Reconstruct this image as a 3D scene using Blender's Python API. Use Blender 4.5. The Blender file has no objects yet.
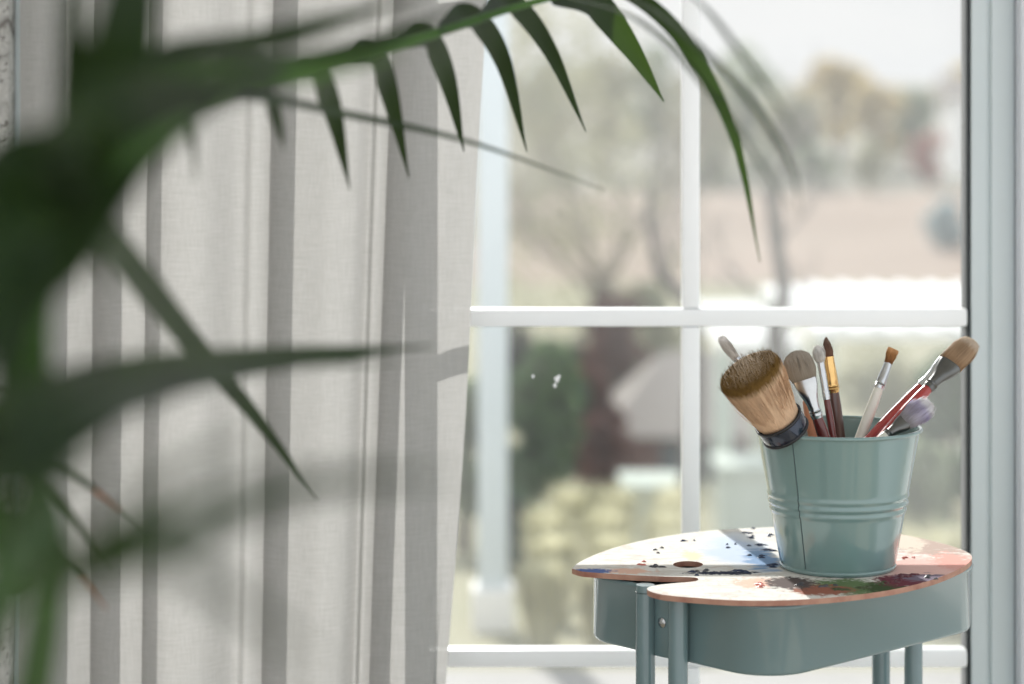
import bpy, bmesh, math, random
from mathutils import Vector, Matrix, noise
random.seed(7)
R = math.radians
SC = bpy.context.scene
COL = SC.collection

# ---------------------------------------------------------------- frame
LENS = 85.0
F = LENS / 36.0 * 1024.0          # focal length in pixels of the photograph
YH = 95.0                          # horizon row
CZ = 1.222                         # camera height
PZ = CZ - 0.447                    # top of the painter's palette

def P(px, py, Y):
    return Vector(((px - 512.0) / F * Y, Y, CZ - (py - YH) / F * Y))

def onz(px, py, z):
    Y = F * (CZ - z) / (py - YH)
    return Vector(((px - 512.0) / F * Y, Y, z))

# ---------------------------------------------------------------- materials
def S(r, g, b):
    f = lambda c: (c / 255.0 / 12.92) if c / 255.0 <= 0.04045 else ((c / 255.0 + 0.055) / 1.055) ** 2.4
    return (f(r), f(g), f(b), 1.0)

class NT:
    def __init__(s, name):
        s.m = bpy.data.materials.new(name); s.m.use_nodes = True
        s.t = s.m.node_tree; s.t.nodes.clear()
        s.out = s.n('ShaderNodeOutputMaterial')
    def n(s, kind, **kw):
        nd = s.t.nodes.new(kind)
        for k, v in kw.items():
            if hasattr(nd, k): setattr(nd, k, v)
        return nd
    def l(s, a, b): s.t.links.new(a, b)
    def coord(s, kind='Object', scale=(1, 1, 1)):
        tc = s.n('ShaderNodeTexCoord'); mp = s.n('ShaderNodeMapping'); mp.inputs['Scale'].default_value = scale
        s.l(tc.outputs[kind], mp.inputs['Vector']); return mp.outputs[0]
    def noise(s, vec, scale, detail=4, rough=0.55, dist=0.0):
        n = s.n('ShaderNodeTexNoise'); n.inputs['Scale'].default_value = scale
        n.inputs['Detail'].default_value = detail; n.inputs['Roughness'].default_value = rough
        n.inputs['Distortion'].default_value = dist
        if vec is not None: s.l(vec, n.inputs['Vector'])
        return n.outputs['Fac']
    def ramp(s, fac, stops, interp='LINEAR'):
        r = s.n('ShaderNodeValToRGB'); cr = r.color_ramp; cr.interpolation = interp
        while len(cr.elements) < len(stops): cr.elements.new(0.5)
        for e, (p, c) in zip(cr.elements, stops): e.position = p; e.color = c
        s.l(fac, r.inputs['Fac']); return r.outputs['Color']
    def math(s, op, a, b=None, c=None, clamp=False):
        m = s.n('ShaderNodeMath'); m.operation = op; m.use_clamp = clamp
        for i, v in enumerate((a, b, c)):
            if v is None: continue
            if isinstance(v, (int, float)): m.inputs[i].default_value = v
            else: s.l(v, m.inputs[i])
        return m.outputs[0]
    def mix(s, fac, a, b):
        m = s.n('ShaderNodeMix'); m.data_type = 'RGBA'
        for sock, v in ((m.inputs[0], fac), (m.inputs[6], a), (m.inputs[7], b)):
            if isinstance(v, (int, float)): sock.default_value = v
            elif isinstance(v, tuple): sock.default_value = v
            else: s.l(v, sock)
        return m.outputs[2]
    def bump(s, h, strength=0.3, dist=0.001):
        b = s.n('ShaderNodeBump'); b.inputs['Strength'].default_value = strength; b.inputs['Distance'].default_value = dist
        s.l(h, b.inputs['Height']); return b.outputs[0]
    def bsdf(s, col, rough=0.5, metal=0.0, spec=0.5, normal=None, coat=0.0, trans=None):
        p = s.n('ShaderNodeBsdfPrincipled')
        if isinstance(col, tuple): p.inputs['Base Color'].default_value = col
        else: s.l(col, p.inputs['Base Color'])
        p.inputs['Roughness'].default_value = rough; p.inputs['Metallic'].default_value = metal
        p.inputs['Specular IOR Level'].default_value = spec; p.inputs['Coat Weight'].default_value = coat
        p.inputs['Coat Roughness'].default_value = 0.08
        if normal is not None: s.l(normal, p.inputs['Normal'])
        return p.outputs[0]
    def shmix(s, fac, a, b):
        m = s.n('ShaderNodeMixShader')
        if isinstance(fac, (int, float)): m.inputs[0].default_value = fac
        else: s.l(fac, m.inputs[0])
        s.l(a, m.inputs[1]); s.l(b, m.inputs[2]); return m.outputs[0]
    def done(s, sh): s.l(sh, s.out.inputs['Surface']); return s.m

def plain(name, c1, c2=None, scale=20, rough=0.5, metal=0.0, spec=0.5, bump=0.0, coat=0.0, stretch=(1, 1, 1), bdist=0.001):
    t = NT(name); v = t.coord('Object', stretch); n = t.noise(v, scale)
    col = t.mix(n, c1, c2 or c1)
    nm = t.bump(n, bump, bdist) if bump else None
    return t.done(t.bsdf(col, rough, metal, spec, nm, coat))

def leafy(name, c1, c2, scale=3, rough=0.5, transl=0.4, tc=None, spec=0.3):
    t = NT(name); v = t.coord('Object'); n = t.noise(v, scale, 3)
    col = t.ramp(n, [(0.32, c1), (0.68, c2)])
    a = t.bsdf(col, rough, 0, spec)
    tr = t.n('ShaderNodeBsdfTranslucent')
    if tc: tr.inputs['Color'].default_value = tc
    else: t.l(col, tr.inputs['Color'])
    return t.done(t.shmix(transl, a, tr.outputs[0]))

M = {}
M['white_pvc'] = plain('white_pvc', S(212, 222, 225), S(204, 215, 218), 6, 0.3, spec=0.4)
M['bar_pvc'] = plain('glow_whitened_pvc', S(250, 252, 253), S(246, 249, 250), 6, 0.3, spec=0.4)  # bars whitened against the greyer frame; backlit glow put into the colour
M['pvc_jamb'] = plain('pvc_jamb', S(214, 217, 224), S(208, 212, 219), 6, 0.35, spec=0.4)
M['gasket'] = plain('gasket', S(38, 46, 50), S(30, 36, 40), 30, 0.6)
M['teal'] = plain('teal_enamel', S(108, 131, 134), S(103, 126, 129), 9, 0.2, spec=0.5, coat=0.5)
M['teal_bucket'] = plain('teal_bucket_enamel', S(117, 144, 142), S(112, 139, 137), 9, 0.17, spec=0.5, coat=0.9)
M['teal_seam'] = plain('seam_shadow_line', S(72, 92, 92), S(62, 82, 82), 9, 0.5)
M['steel'] = plain('brushed_steel', S(205, 207, 208), S(170, 172, 174), 60, 0.22, 1.0)
M['steel_dark'] = plain('tarnished_steel', S(120, 120, 118), S(84, 84, 82), 60, 0.35, 1.0)
M['navy'] = plain('navy_band', S(44, 54, 70), S(30, 38, 52), 20, 0.2, 0.6, coat=0.5)
M['black'] = plain('black_ring', S(22, 24, 28), S(14, 15, 18), 20, 0.4)
M['brass'] = plain('brass', S(232, 196, 136), S(206, 164, 104), 80, 0.25, 1.0)
M['dark_red'] = plain('dark_red_lacquer', S(112, 40, 36), S(84, 28, 26), 30, 0.25, coat=0.5, stretch=(1, 1, .15))
M['red'] = plain('red_lacquer', S(168, 52, 46), S(140, 36, 34), 30, 0.25, coat=0.5, stretch=(1, 1, .15))
M['dark_brown'] = plain('dark_brown_lacquer', S(92, 62, 54), S(70, 46, 42), 30, 0.28, coat=0.4, stretch=(1, 1, .15))
M['white_handle'] = plain('white_paint_handle', S(226, 222, 210), S(196, 194, 184), 40, 0.4, stretch=(1, 1, .2))
M['wood'] = plain('bare_wood_handle', S(190, 130, 96), S(160, 104, 76), 60, 0.5, stretch=(1, 1, .1))
M['rubber'] = plain('caster_rubber', S(40, 42, 44), S(30, 32, 34), 30, 0.6)
M['soil'] = plain('potting_soil', S(60, 46, 36), S(38, 30, 24), 60, 0.9, bump=0.6)
M['terracotta'] = plain('terracotta', S(176, 112, 84), S(160, 96, 70), 20, 0.8)
M['floorboards'] = plain('pale_floorboards', S(196, 182, 160), S(176, 160, 138), 10, 0.5, stretch=(8, .6, 1))
M['plaster'] = plain('white_plaster', S(228, 227, 222), S(218, 217, 212), 8, 0.85)

def stone_mat():
    t = NT('whitewashed_stone'); v = t.coord('Object')
    nv = t.n('ShaderNodeTexNoise'); nv.inputs['Scale'].default_value = 7; nv.inputs['Detail'].default_value = 5; t.l(v, nv.inputs['Vector'])
    va = t.n('ShaderNodeVectorMath'); va.operation = 'MULTIPLY_ADD'; va.inputs[1].default_value = (.16, .16, .16); t.l(nv.outputs['Color'], va.inputs[0]); t.l(v, va.inputs[2])
    w = t.n('ShaderNodeTexVoronoi'); w.feature = 'DISTANCE_TO_EDGE'; w.inputs['Scale'].default_value = 5; t.l(va.outputs[0], w.inputs['Vector'])
    n = t.noise(v, 34, 6, 0.65); n2 = t.noise(v, 160, 4, 0.7)
    base = t.ramp(n, [(0.3, S(150, 150, 146)), (0.6, S(205, 205, 202))])
    crack = t.ramp(w.outputs['Distance'], [(0.0, (0, 0, 0, 1)), (0.035, (1, 1, 1, 1))])
    sp = t.ramp(n2, [(0.56, (1, 1, 1, 1)), (0.66, (0, 0, 0, 1))])
    c = t.mix(crack, S(112, 108, 105), base); c = t.mix(sp, S(108, 104, 100), c)
    return t.done(t.bsdf(c, 0.9, 0, 0.2, t.bump(n, 0.8, 0.006)))
M['stone'] = stone_mat()

def glass_mat():
    t = NT('haze_veiled_glass'); v = t.coord('Object')
    tr = t.n('ShaderNodeBsdfTransparent'); tr.inputs['Color'].default_value = (0.985, 0.99, 0.99, 1)
    gl = t.n('ShaderNodeBsdfGlossy'); gl.inputs['Roughness'].default_value = 0.0
    fr = t.n('ShaderNodeFresnel'); fr.inputs['IOR'].default_value = 1.15
    a = t.shmix(fr.outputs[0], tr.outputs[0], gl.outputs[0])
    veil = t.n('ShaderNodeBsdfTranslucent'); veil.inputs['Color'].default_value = S(236, 238, 240)  # translucent veil mixed into the glass, standing in for haze and glare
    n = t.noise(v, 2.2, 3, 0.6); n2 = t.noise(v, 260, 2, 0.6)
    tcg = t.n('ShaderNodeTexCoord'); mg = t.n('ShaderNodeMapping'); c0 = P(575, 440, WYG)
    mg.inputs['Location'].default_value = (-c0.x / .17, 0, -c0.z / .26); mg.inputs['Scale'].default_value = (1 / .17, 0, 1 / .26)
    t.l(tcg.outputs['Object'], mg.inputs['Vector'])
    ln = t.n('ShaderNodeVectorMath'); ln.operation = 'LENGTH'; t.l(mg.outputs[0], ln.inputs[0])
    veil_mask = t.math('SMOOTHSTEP' if False else 'MULTIPLY_ADD', ln.outputs['Value'], 1.1, -0.3, clamp=True)  # thins the imitated haze over the lower left pane
    fac = t.math('MULTIPLY_ADD', n, VEIL_A, VEIL_B); fac = t.math('MULTIPLY', fac, t.math('MULTIPLY_ADD', veil_mask, 0.8, 0.2))
    spk = t.ramp(n2, [(0.745, (0, 0, 0, 1)), (0.77, (1, 1, 1, 1))])
    fac = t.math('MULTIPLY_ADD', spk, 0.25, fac, clamp=True)
    return t.done(t.shmix(fac, a, veil.outputs[0]))
VEIL_A, VEIL_B, WYG = 0.035, 0.042, 2.65
M['glass'] = glass_mat()

def curtain_mat():
    t = NT('sheer_linen'); v = t.coord('Object')
    mp1 = t.n('ShaderNodeMapping'); mp1.inputs['Scale'].default_value = (1500, 1500, 40); t.l(v, mp1.inputs['Vector'])
    mp2 = t.n('ShaderNodeMapping'); mp2.inputs['Scale'].default_value = (50, 50, 1300); t.l(v, mp2.inputs['Vector'])
    a = t.noise(mp1.outputs[0], 1, 2); b = t.noise(mp2.outputs[0], 1, 2)
    w = t.math('ADD', a, b)
    col = t.ramp(t.math('MULTIPLY', w, 0.5), [(0.35, S(168, 167, 164)), (0.65, S(186, 185, 183))])
    d = t.n('ShaderNodeBsdfDiffuse'); t.l(col, d.inputs['Color'])
    tl = t.n('ShaderNodeBsdfTranslucent'); t.l(col, tl.inputs['Color'])
    tp = t.n('ShaderNodeBsdfTransparent')
    s1 = t.shmix(0.37, d.outputs[0], tl.outputs[0])
    f = t.math('MULTIPLY_ADD', w, 0.05, -0.04, clamp=True)
    return t.done(t.shmix(f, s1, tp.outputs[0]))
M['curtain'] = curtain_mat()

def bristle_mat(name, c_base, c_mid, c_tip, z0, z1, transl=0.42, stops=(.62, .8)):
    t = NT(name); tc = t.n('ShaderNodeTexCoord')
    sep = t.n('ShaderNodeSeparateXYZ'); t.l(tc.outputs['Object'], sep.inputs[0])
    mp = t.n('ShaderNodeMapping'); mp.inputs['Scale'].default_value = (900, 900, 22); t.l(tc.outputs['Object'], mp.inputs['Vector'])
    n = t.noise(mp.outputs[0], 1, 3, 0.6)
    zz = t.math('SUBTRACT', sep.outputs[2], z0); zz = t.math('DIVIDE', zz, max(1e-5, z1 - z0))
    zz = t.math('MULTIPLY_ADD', t.math('SUBTRACT', n, 0.5), 0.25, zz)
    c = t.ramp(zz, [(0.0, c_base), (stops[0], c_mid), (stops[1], c_tip)])
    dk = t.ramp(n, [(0.3, (0.76, 0.73, 0.71, 1)), (0.62, (1, 1, 1, 1))])
    mm = t.n('ShaderNodeMix'); mm.data_type = 'RGBA'; mm.blend_type = 'MULTIPLY'; mm.inputs[0].default_value = 0.75
    t.l(c, mm.inputs[6]); t.l(dk, mm.inputs[7])
    a = t.bsdf(mm.outputs[2], 0.7, 0, 0.1, t.bump(n, 0.6, 0.0008))
    tr = t.n('ShaderNodeBsdfTranslucent'); t.l(mm.outputs[2], tr.inputs['Color'])
    return t.done(t.shmix(transl, a, tr.outputs[0]))

# ---------------------------------------------------------------- mesh helpers
def mesh_obj(name, verts, faces, mat, parent=None, smooth=True):
    me = bpy.data.meshes.new(name); me.from_pydata([tuple(v) for v in verts], [], faces); me.update()
    if smooth: me.polygons.foreach_set('use_smooth', [True] * len(me.polygons))
    if mat is not None: me.materials.append(mat)
    o = bpy.data.objects.new(name, me); COL.objects.link(o)
    if parent is not None: o.parent = parent
    return o

class MB:
    def __init__(s): s.v = []; s.f = []
    def add(s, verts, faces):
        b = len(s.v); s.v += [Vector(v) for v in verts]; s.f += [tuple(i + b for i in f) for f in faces]
    def box(s, lo, hi, bev=0.0, mat4=None):
        bm = bmesh.new(); bmesh.ops.create_cube(bm, size=1)
        for v in bm.verts:
            v.co = Vector([lo[i] + (v.co[i] + 0.5) * (hi[i] - lo[i]) for i in range(3)])
        if bev: bmesh.ops.bevel(bm, geom=list(bm.edges), offset=bev, segments=2, affect='EDGES', profile=0.6)
        bm.verts.index_update()
        vs = [v.co.copy() for v in bm.verts]
        if mat4 is not None: vs = [mat4 @ v for v in vs]
        s.add(vs, [[v.index for v in f.verts] for f in bm.faces]); bm.free()
    def tube(s, pts, radii, seg=12, cap=True):
        pts = [Vector(p) for p in pts]
        if not isinstance(radii, (list, tuple)): radii = [radii] * len(pts)
        vs = []; fs = []; prev = None
        for i, p in enumerate(pts):
            t = (pts[min(i + 1, len(pts) - 1)] - pts[max(i - 1, 0)]).normalized()
            if prev is None:
                ref = Vector((0, 0, 1)) if abs(t.z) < 0.9 else Vector((1, 0, 0)); u = t.cross(ref).normalized()
            else: u = (prev - t * prev.dot(t)).normalized()
            prev = u; w = t.cross(u)
            for k in range(seg):
                a = 2 * math.pi * k / seg
                vs.append(p + (u * math.cos(a) + w * math.sin(a)) * radii[i])
        for i in range(len(pts) - 1):
            for k in range(seg):
                k2 = (k + 1) % seg
                fs.append((i * seg + k, i * seg + k2, (i + 1) * seg + k2, (i + 1) * seg + k))
        if cap:
            fs.append(tuple(range(seg - 1, -1, -1))); b = (len(pts) - 1) * seg; fs.append(tuple(range(b, b + seg)))
        s.add(vs, fs)
    def loft(s, rings, cap=True):
        n = len(rings[0]); vs = [v for r in rings for v in r]; fs = []
        for i in range(len(rings) - 1):
            for k in range(n):
                k2 = (k + 1) % n
                fs.append((i * n + k, i * n + k2, (i + 1) * n + k2, (i + 1) * n + k))
        if cap:
            fs.append(tuple(range(n - 1, -1, -1))); b = (len(rings) - 1) * n; fs.append(tuple(range(b, b + n)))
        s.add(vs, fs)
    def lathe(s, prof, seg=64, closed=False):
        rings = [[Vector((r * math.cos(2 * math.pi * k / seg), r * math.sin(2 * math.pi * k / seg), z)) for k in range(seg)] for r, z in prof]
        n = seg; vs = [v for r in rings for v in r]; fs = []; m = len(rings)
        for i in range(m if closed else m - 1):
            j = (i + 1) % m
            for k in range(n):
                k2 = (k + 1) % n
                fs.append((i * n + k, i * n + k2, j * n + k2, j * n + k))
        s.add(vs, fs)
    def build(s, name, mat, parent=None, smooth=True, sharp=None):
        o = mesh_obj(name, s.v, s.f, mat, parent, smooth)
        if smooth and sharp is not None:
            me = o.data
            me.set_sharp_from_angle(angle=R(sharp))
        return o

def tag(o, label=None, cat=None, group=None, kind=None):
    if label: o['label'] = label
    if cat: o['category'] = cat
    if group: o['group'] = group
    if kind: o['kind'] = kind
    return o

def thing(name, loc, label, cat, group=None, rot=None):
    o = bpy.data.objects.new(name, None); COL.objects.link(o); o.location = loc
    o.empty_display_size = 0.05
    if rot is not None:
        o.rotation_mode = 'QUATERNION'; o.rotation_quaternion = rot
    return tag(o, label, cat, group)

def catmull(pts, n):
    pts = [Vector(p) for p in pts]; P0 = [2 * pts[0] - pts[1]] + pts + [2 * pts[-1] - pts[-2]]
    out = []; segs = len(pts) - 1
    for j in range(n + 1):
        t = j / n * segs; i = min(int(t), segs - 1); t -= i
        a, b, c, d = P0[i], P0[i + 1], P0[i + 2], P0[i + 3]
        out.append(0.5 * ((2 * b) + (c - a) * t + (2 * a - 5 * b + 4 * c - d) * t * t + (3 * b - a - 3 * c + d) * t ** 3))
    return out

# ---------------------------------------------------------------- room shell
WY = 2.65                                                       # plane of the window
def wx(px, Y=WY): return (px - 512) / F * Y
def wz(py, Y=WY): return CZ - (py - YH) / F * Y
OPX0, OPX1 = wx(16), wx(1046)                                   # window opening
ZT = 2.25
mb = MB(); mb.box((-1.9, -0.6, -0.12), (1.9, WY + 0.12, 0.0)); tag(mb.build('floor', M['floorboards'], smooth=False), kind='structure')
mb = MB(); mb.box((-1.9, -0.2, 2.5), (1.9, WY + 0.12, 2.6)); tag(mb.build('ceiling', M['plaster'], smooth=False), kind='structure')
mb = MB(); mb.box((-1.9, WY - 0.04, 0), (OPX0, WY + 0.12, 2.5)); tag(mb.build('wall_left', M['stone'], smooth=False), kind='structure')
mb = MB(); mb.box((1.35, WY - 0.04, 0), (1.9, WY + 0.12, 2.5)); mb.box((OPX1, WY - .04, 0), (OPX1 + .06, WY + .12, ZT)); mb.box((OPX1 + .06, WY - .04, 0), (1.35, WY + .12, .3)); tag(mb.build('wall_right', M['plaster'], smooth=False), kind='structure')
mb = MB()                                                        # side wall with its own window opening
for lo, hi in (((-2.02, -.6, 0), (-1.9, WY + .12, .75)), ((-2.02, -.6, 2.15), (-1.9, WY + .12, 2.5)), ((-2.02, -.6, .75), (-1.9, .45, 2.15)), ((-2.02, 1.15, .75), (-1.9, WY + .12, 2.15))): mb.box(lo, hi)
tag(mb.build('wall_side', M['plaster'], smooth=False), kind='structure')
mb = MB(); mb.box((OPX0, WY - 0.04, ZT), (1.35, WY + 0.12, 2.5)); tag(mb.build('wall_top', M['plaster'], smooth=False), kind='structure')

# glazed door leaf with bars
win = tag(bpy.data.objects.new('window_1', None), kind='structure'); COL.objects.link(win); win.location = (0, WY, 0)
gx0, gx1 = wx(420), wx(968)
mb = MB()
mb.box((wx(969.5), -0.012, 0.05), (wx(989), 0.05, ZT - 0.03), 0.003)
mb.box((wx(988), -0.020, 0.05), (wx(1011), 0.05, ZT - 0.03), 0.003)
mb.box((wx(401), -0.02, 0.05), (gx0, 0.05, ZT - 0.03), 0.003)
mb.box((wx(401), -0.019, 0.002), (wx(1010.5), 0.05, 0.12), 0.003)
mb.box((wx(401), -0.019, ZT - 0.1), (wx(1010.5), 0.05, ZT - 0.001), 0.003)
fr = mb.build('window_frame', M['white_pvc'], win, sharp=40)
mb = MB(); mb.box((wx(1011.5), -0.048, 0.0), (OPX1, 0.06, ZT), 0.004); mb.build('door_jamb', M['pvc_jamb'], win, sharp=40)
mb = MB(); mb.box((gx1 - 0.0022, -0.006, 0.12), (wx(969.5) + 0.002, 0.03, ZT - 0.1)); mb.build('gasket', M['gasket'], win, smooth=False)
def bar(lo, hi):
    m = MB(); m.box(lo, hi, 0.004); m.build('glazing_bar', M['bar_pvc'], win, sharp=50)
bw = 0.0098
zb = [wz(317) + k * (wz(317) - wz(656.5)) for k in (-2, -1, 0, 1)]
xb = wx(690.5)
for a, b in [(0.12, zb[0]), (zb[0], zb[1]), (zb[1], zb[2]), (zb[2], zb[3]), (zb[3], ZT - .1)]:
    bar((xb - bw, -0.010, a + (bw if a != .12 else 0)), (xb + bw, 0.012, b - (bw if b != ZT - .1 else 0)))
for z in zb: bar((gx0, -0.011, z - bw), (gx1 - 0.0022, 0.013, z + bw))
mb = MB(); mb.box((gx0 - .002, 0.004, 0.11), (gx1 + .001, 0.010, ZT - 0.09)); mb.build('glass', M['glass'], win, smooth=False)

# plain fixed light behind the curtain
for px, py, r in ((557, 380, .0028), (555, 386, .0019), (559, 377, .0015), (533, 377, .0015)):
    m = MB(); m.loft([[Vector((wx(px) + q * r * math.cos(a) * (1 + .3 * math.sin(3 * a)), .004 - h_, wz(py) + q * r * 1.3 * math.sin(a))) for a in [2 * math.pi * k / 12 for k in range(12)]] for q, h_ in ((1, 0), (.7, .0005), (.1, .0007))])
    m.build('splash_mark', M['bar_pvc'], win)['label'] = 'small white splash dried on the pane'
w2 = tag(bpy.data.objects.new('window_2', None), kind='structure'); COL.objects.link(w2); w2.location = (0, WY, 0)
mb = MB()
mb.box((OPX0, -0.01, 0.0), (OPX0 + 0.05, 0.05, ZT), 0.003); mb.box((wx(395), -0.01, 0.0), (wx(400.5), 0.05, ZT), 0.003)
mb.box((OPX0 + .05, -0.01, 0.0), (wx(395), 0.05, 0.1), 0.003); mb.box((OPX0 + .05, -0.01, ZT - .1), (wx(395), 0.05, ZT), 0.003)
mb.build('window_frame', M['white_pvc'], w2, sharp=40)
mb = MB(); mb.box((OPX0 + .045, 0.004, 0.09), (wx(395) + .004, 0.010, ZT - 0.09)); mb.build('glass', M['glass'], w2, smooth=False)

# ---------------------------------------------------------------- curtain
def curtain():
    CY = 2.585
    prof = [(20, .4), (38, 2.2), (60, 2.6), (90, 1.0), (120.5, 0.0), (114, 1.2), (96, 2.2), (128, 3.2), (150, 3.4), (163, 2.6), (160, 3.6), (152, 4.4), (178, 5.6), (212, 5.0),
            (240, 1.9), (254, 2.4), (272, 1.4), (290, 0.4), (286, 1.6), (270, 2.4), (300, 3.6), (330, 4.4), (352, 3.6), (366, 1.5), (373, 2.3), (382, 1.8), (400, .6), (397, 1.6), (384, 2.4),
            (410, 3.0), (436, 2.2), (455, 1.2), (471, 0.6)]
    pts = catmull([Vector((a, b, 0)) for a, b in prof], 32 * 7)
    nz = 60; z0, z1 = 0.015, 2.2
    vs = []; fs = []; nx = len(pts)
    for j in range(nz + 1):
        z = z0 + (z1 - z0) * j / nz
        yy = YH + (CZ - z) / CY * F                                # image row of this height
        k = (yy - 300) / 380.0
        for i, p in enumerate(pts):
            u = (p.x / 470.0)
            x = p.x - 16 * k * u ** 3 - 5 * k * u + 1.6 * noise.noise(Vector((p.x * .02, z * 2.0, 3.0)))
            if i > nx - 8: x += 1.2 * math.sin(z * 9) - 3 * max(0, k) ** 2
            d = p.y * 0.0105 * (1 + 0.25 * k) + 0.004 * noise.noise(Vector((p.x * .03, z * 1.3, 9.0)))
            vs.append(Vector(((x - 512) / F * CY, CY - d, z)))
    for j in range(nz):
        for i in range(nx - 1):
            a = j * nx + i
            fs.append((a, a + 1, a + nx + 1, a + nx))
    o = mesh_obj('curtain', vs, fs, M['curtain'])
    tag(o, 'sheer pale linen curtain hanging in soft folds before the window', 'curtain')
curtain()

# ---------------------------------------------------------------- trolley
U = Vector((math.cos(R(43)), math.sin(R(43)), 0)); V = Vector((-U.y, U.x, 0))
TC = Vector((0.2615, 2.330, 0)); TA, TB, TR = 0.163, 0.125, 0.05
trolley = thing('trolley', (TC.x, TC.y, 0), 'grey-green enamelled metal trolley carrying the painted palette beside the window', 'trolley')
trolley.rotation_euler = (0, 0, R(43))
def rrect(a, b, r, z, n=10):
    out = []
    for cx, cy, a0 in ((a - r, b - r, 0), (-a + r, b - r, 90), (-a + r, -b + r, 180), (a - r, -b + r, 270)):
        for k in range(n + 1):
            t = R(a0 + 90 * k / n); out.append(Vector((cx + r * math.cos(t), cy + r * math.sin(t), z)))
    return out
def tray(ztop, name='tray'):
    h = 0.064; t = 0.0016; mb = MB()
    rings = []
    for off, z in ((-.004, ztop - h), (-.0012, ztop - h + .001), (0, ztop - h + .004), (0, ztop - .006), (.0022, ztop - .0045), (.003, ztop - .002), (.002, ztop - .0004),
                   (0, ztop), (-t, ztop - .001), (-t, ztop - h + .004), (-.006, ztop - h + t)):
        rings.append(rrect(TA + off, TB + off, TR + off, z))
    mb.loft(rings, cap=True)
    return mb.build(name, M['teal'], trolley, sharp=60)
TT = PZ - 0.0062
tray(TT, 'top_tray'); tray(0.47, 'middle_tray'); tray(0.17, 'bottom_tray')
for sx in (-1, 1):
    for sy in (-1, 1):
        mb = MB(); x = sx * (TA + 0.0098); y = sy * 0.0205 - .0025
        mb.tube([(x, y, 0.045), (x, y, 0.3), (x, y, TT - .012), (x, y, TT + .0025 if (sx < 0 and sy > 0) else TT - .004)], [.0091, .0091, .0091, .0086], 20)
        lg = mb.build('leg', M['teal'], trolley, sharp=50)
        m2 = MB(); m2.tube([(x - .009, y, .02), (x + .009, y, .02)], .02, 20); m2.build('caster', M['rubber'], lg, sharp=40)
        m3 = MB(); m3.tube([(x, y, TT - .0045), (x, y, TT - .0037)], .0094, 20); m3.build('joint_ring', M['teal_seam'], lg, sharp=40)
    for zt in (TT, 0.47, 0.17):
        mb = MB(); x0 = sx * (TA + 0.0008); x1 = sx * (TA + .0062)
        mb.box((min(x0, x1), -0.0135, zt - .062), (max(x0, x1), 0.0135, zt - .006), .001)
        br = mb.build('bracket', M['teal'], trolley, sharp=40)
        if zt == TT:
            m2 = MB(); xs = x1 + sx * .0022
            m2.tube([(x1 - sx * .001, 0, zt - .030), (x1 + sx * .001, 0, zt - .030), (xs, 0, zt - .030)], [.0048, .0046, .0026], 20)
            m2.box((min(xs, xs + sx * .0002), -.0022, zt - .0304), (max(xs, xs + sx * .0004), .0022, zt - .0296))
            m2.build('screw', M['steel'], br, sharp=40)

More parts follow.
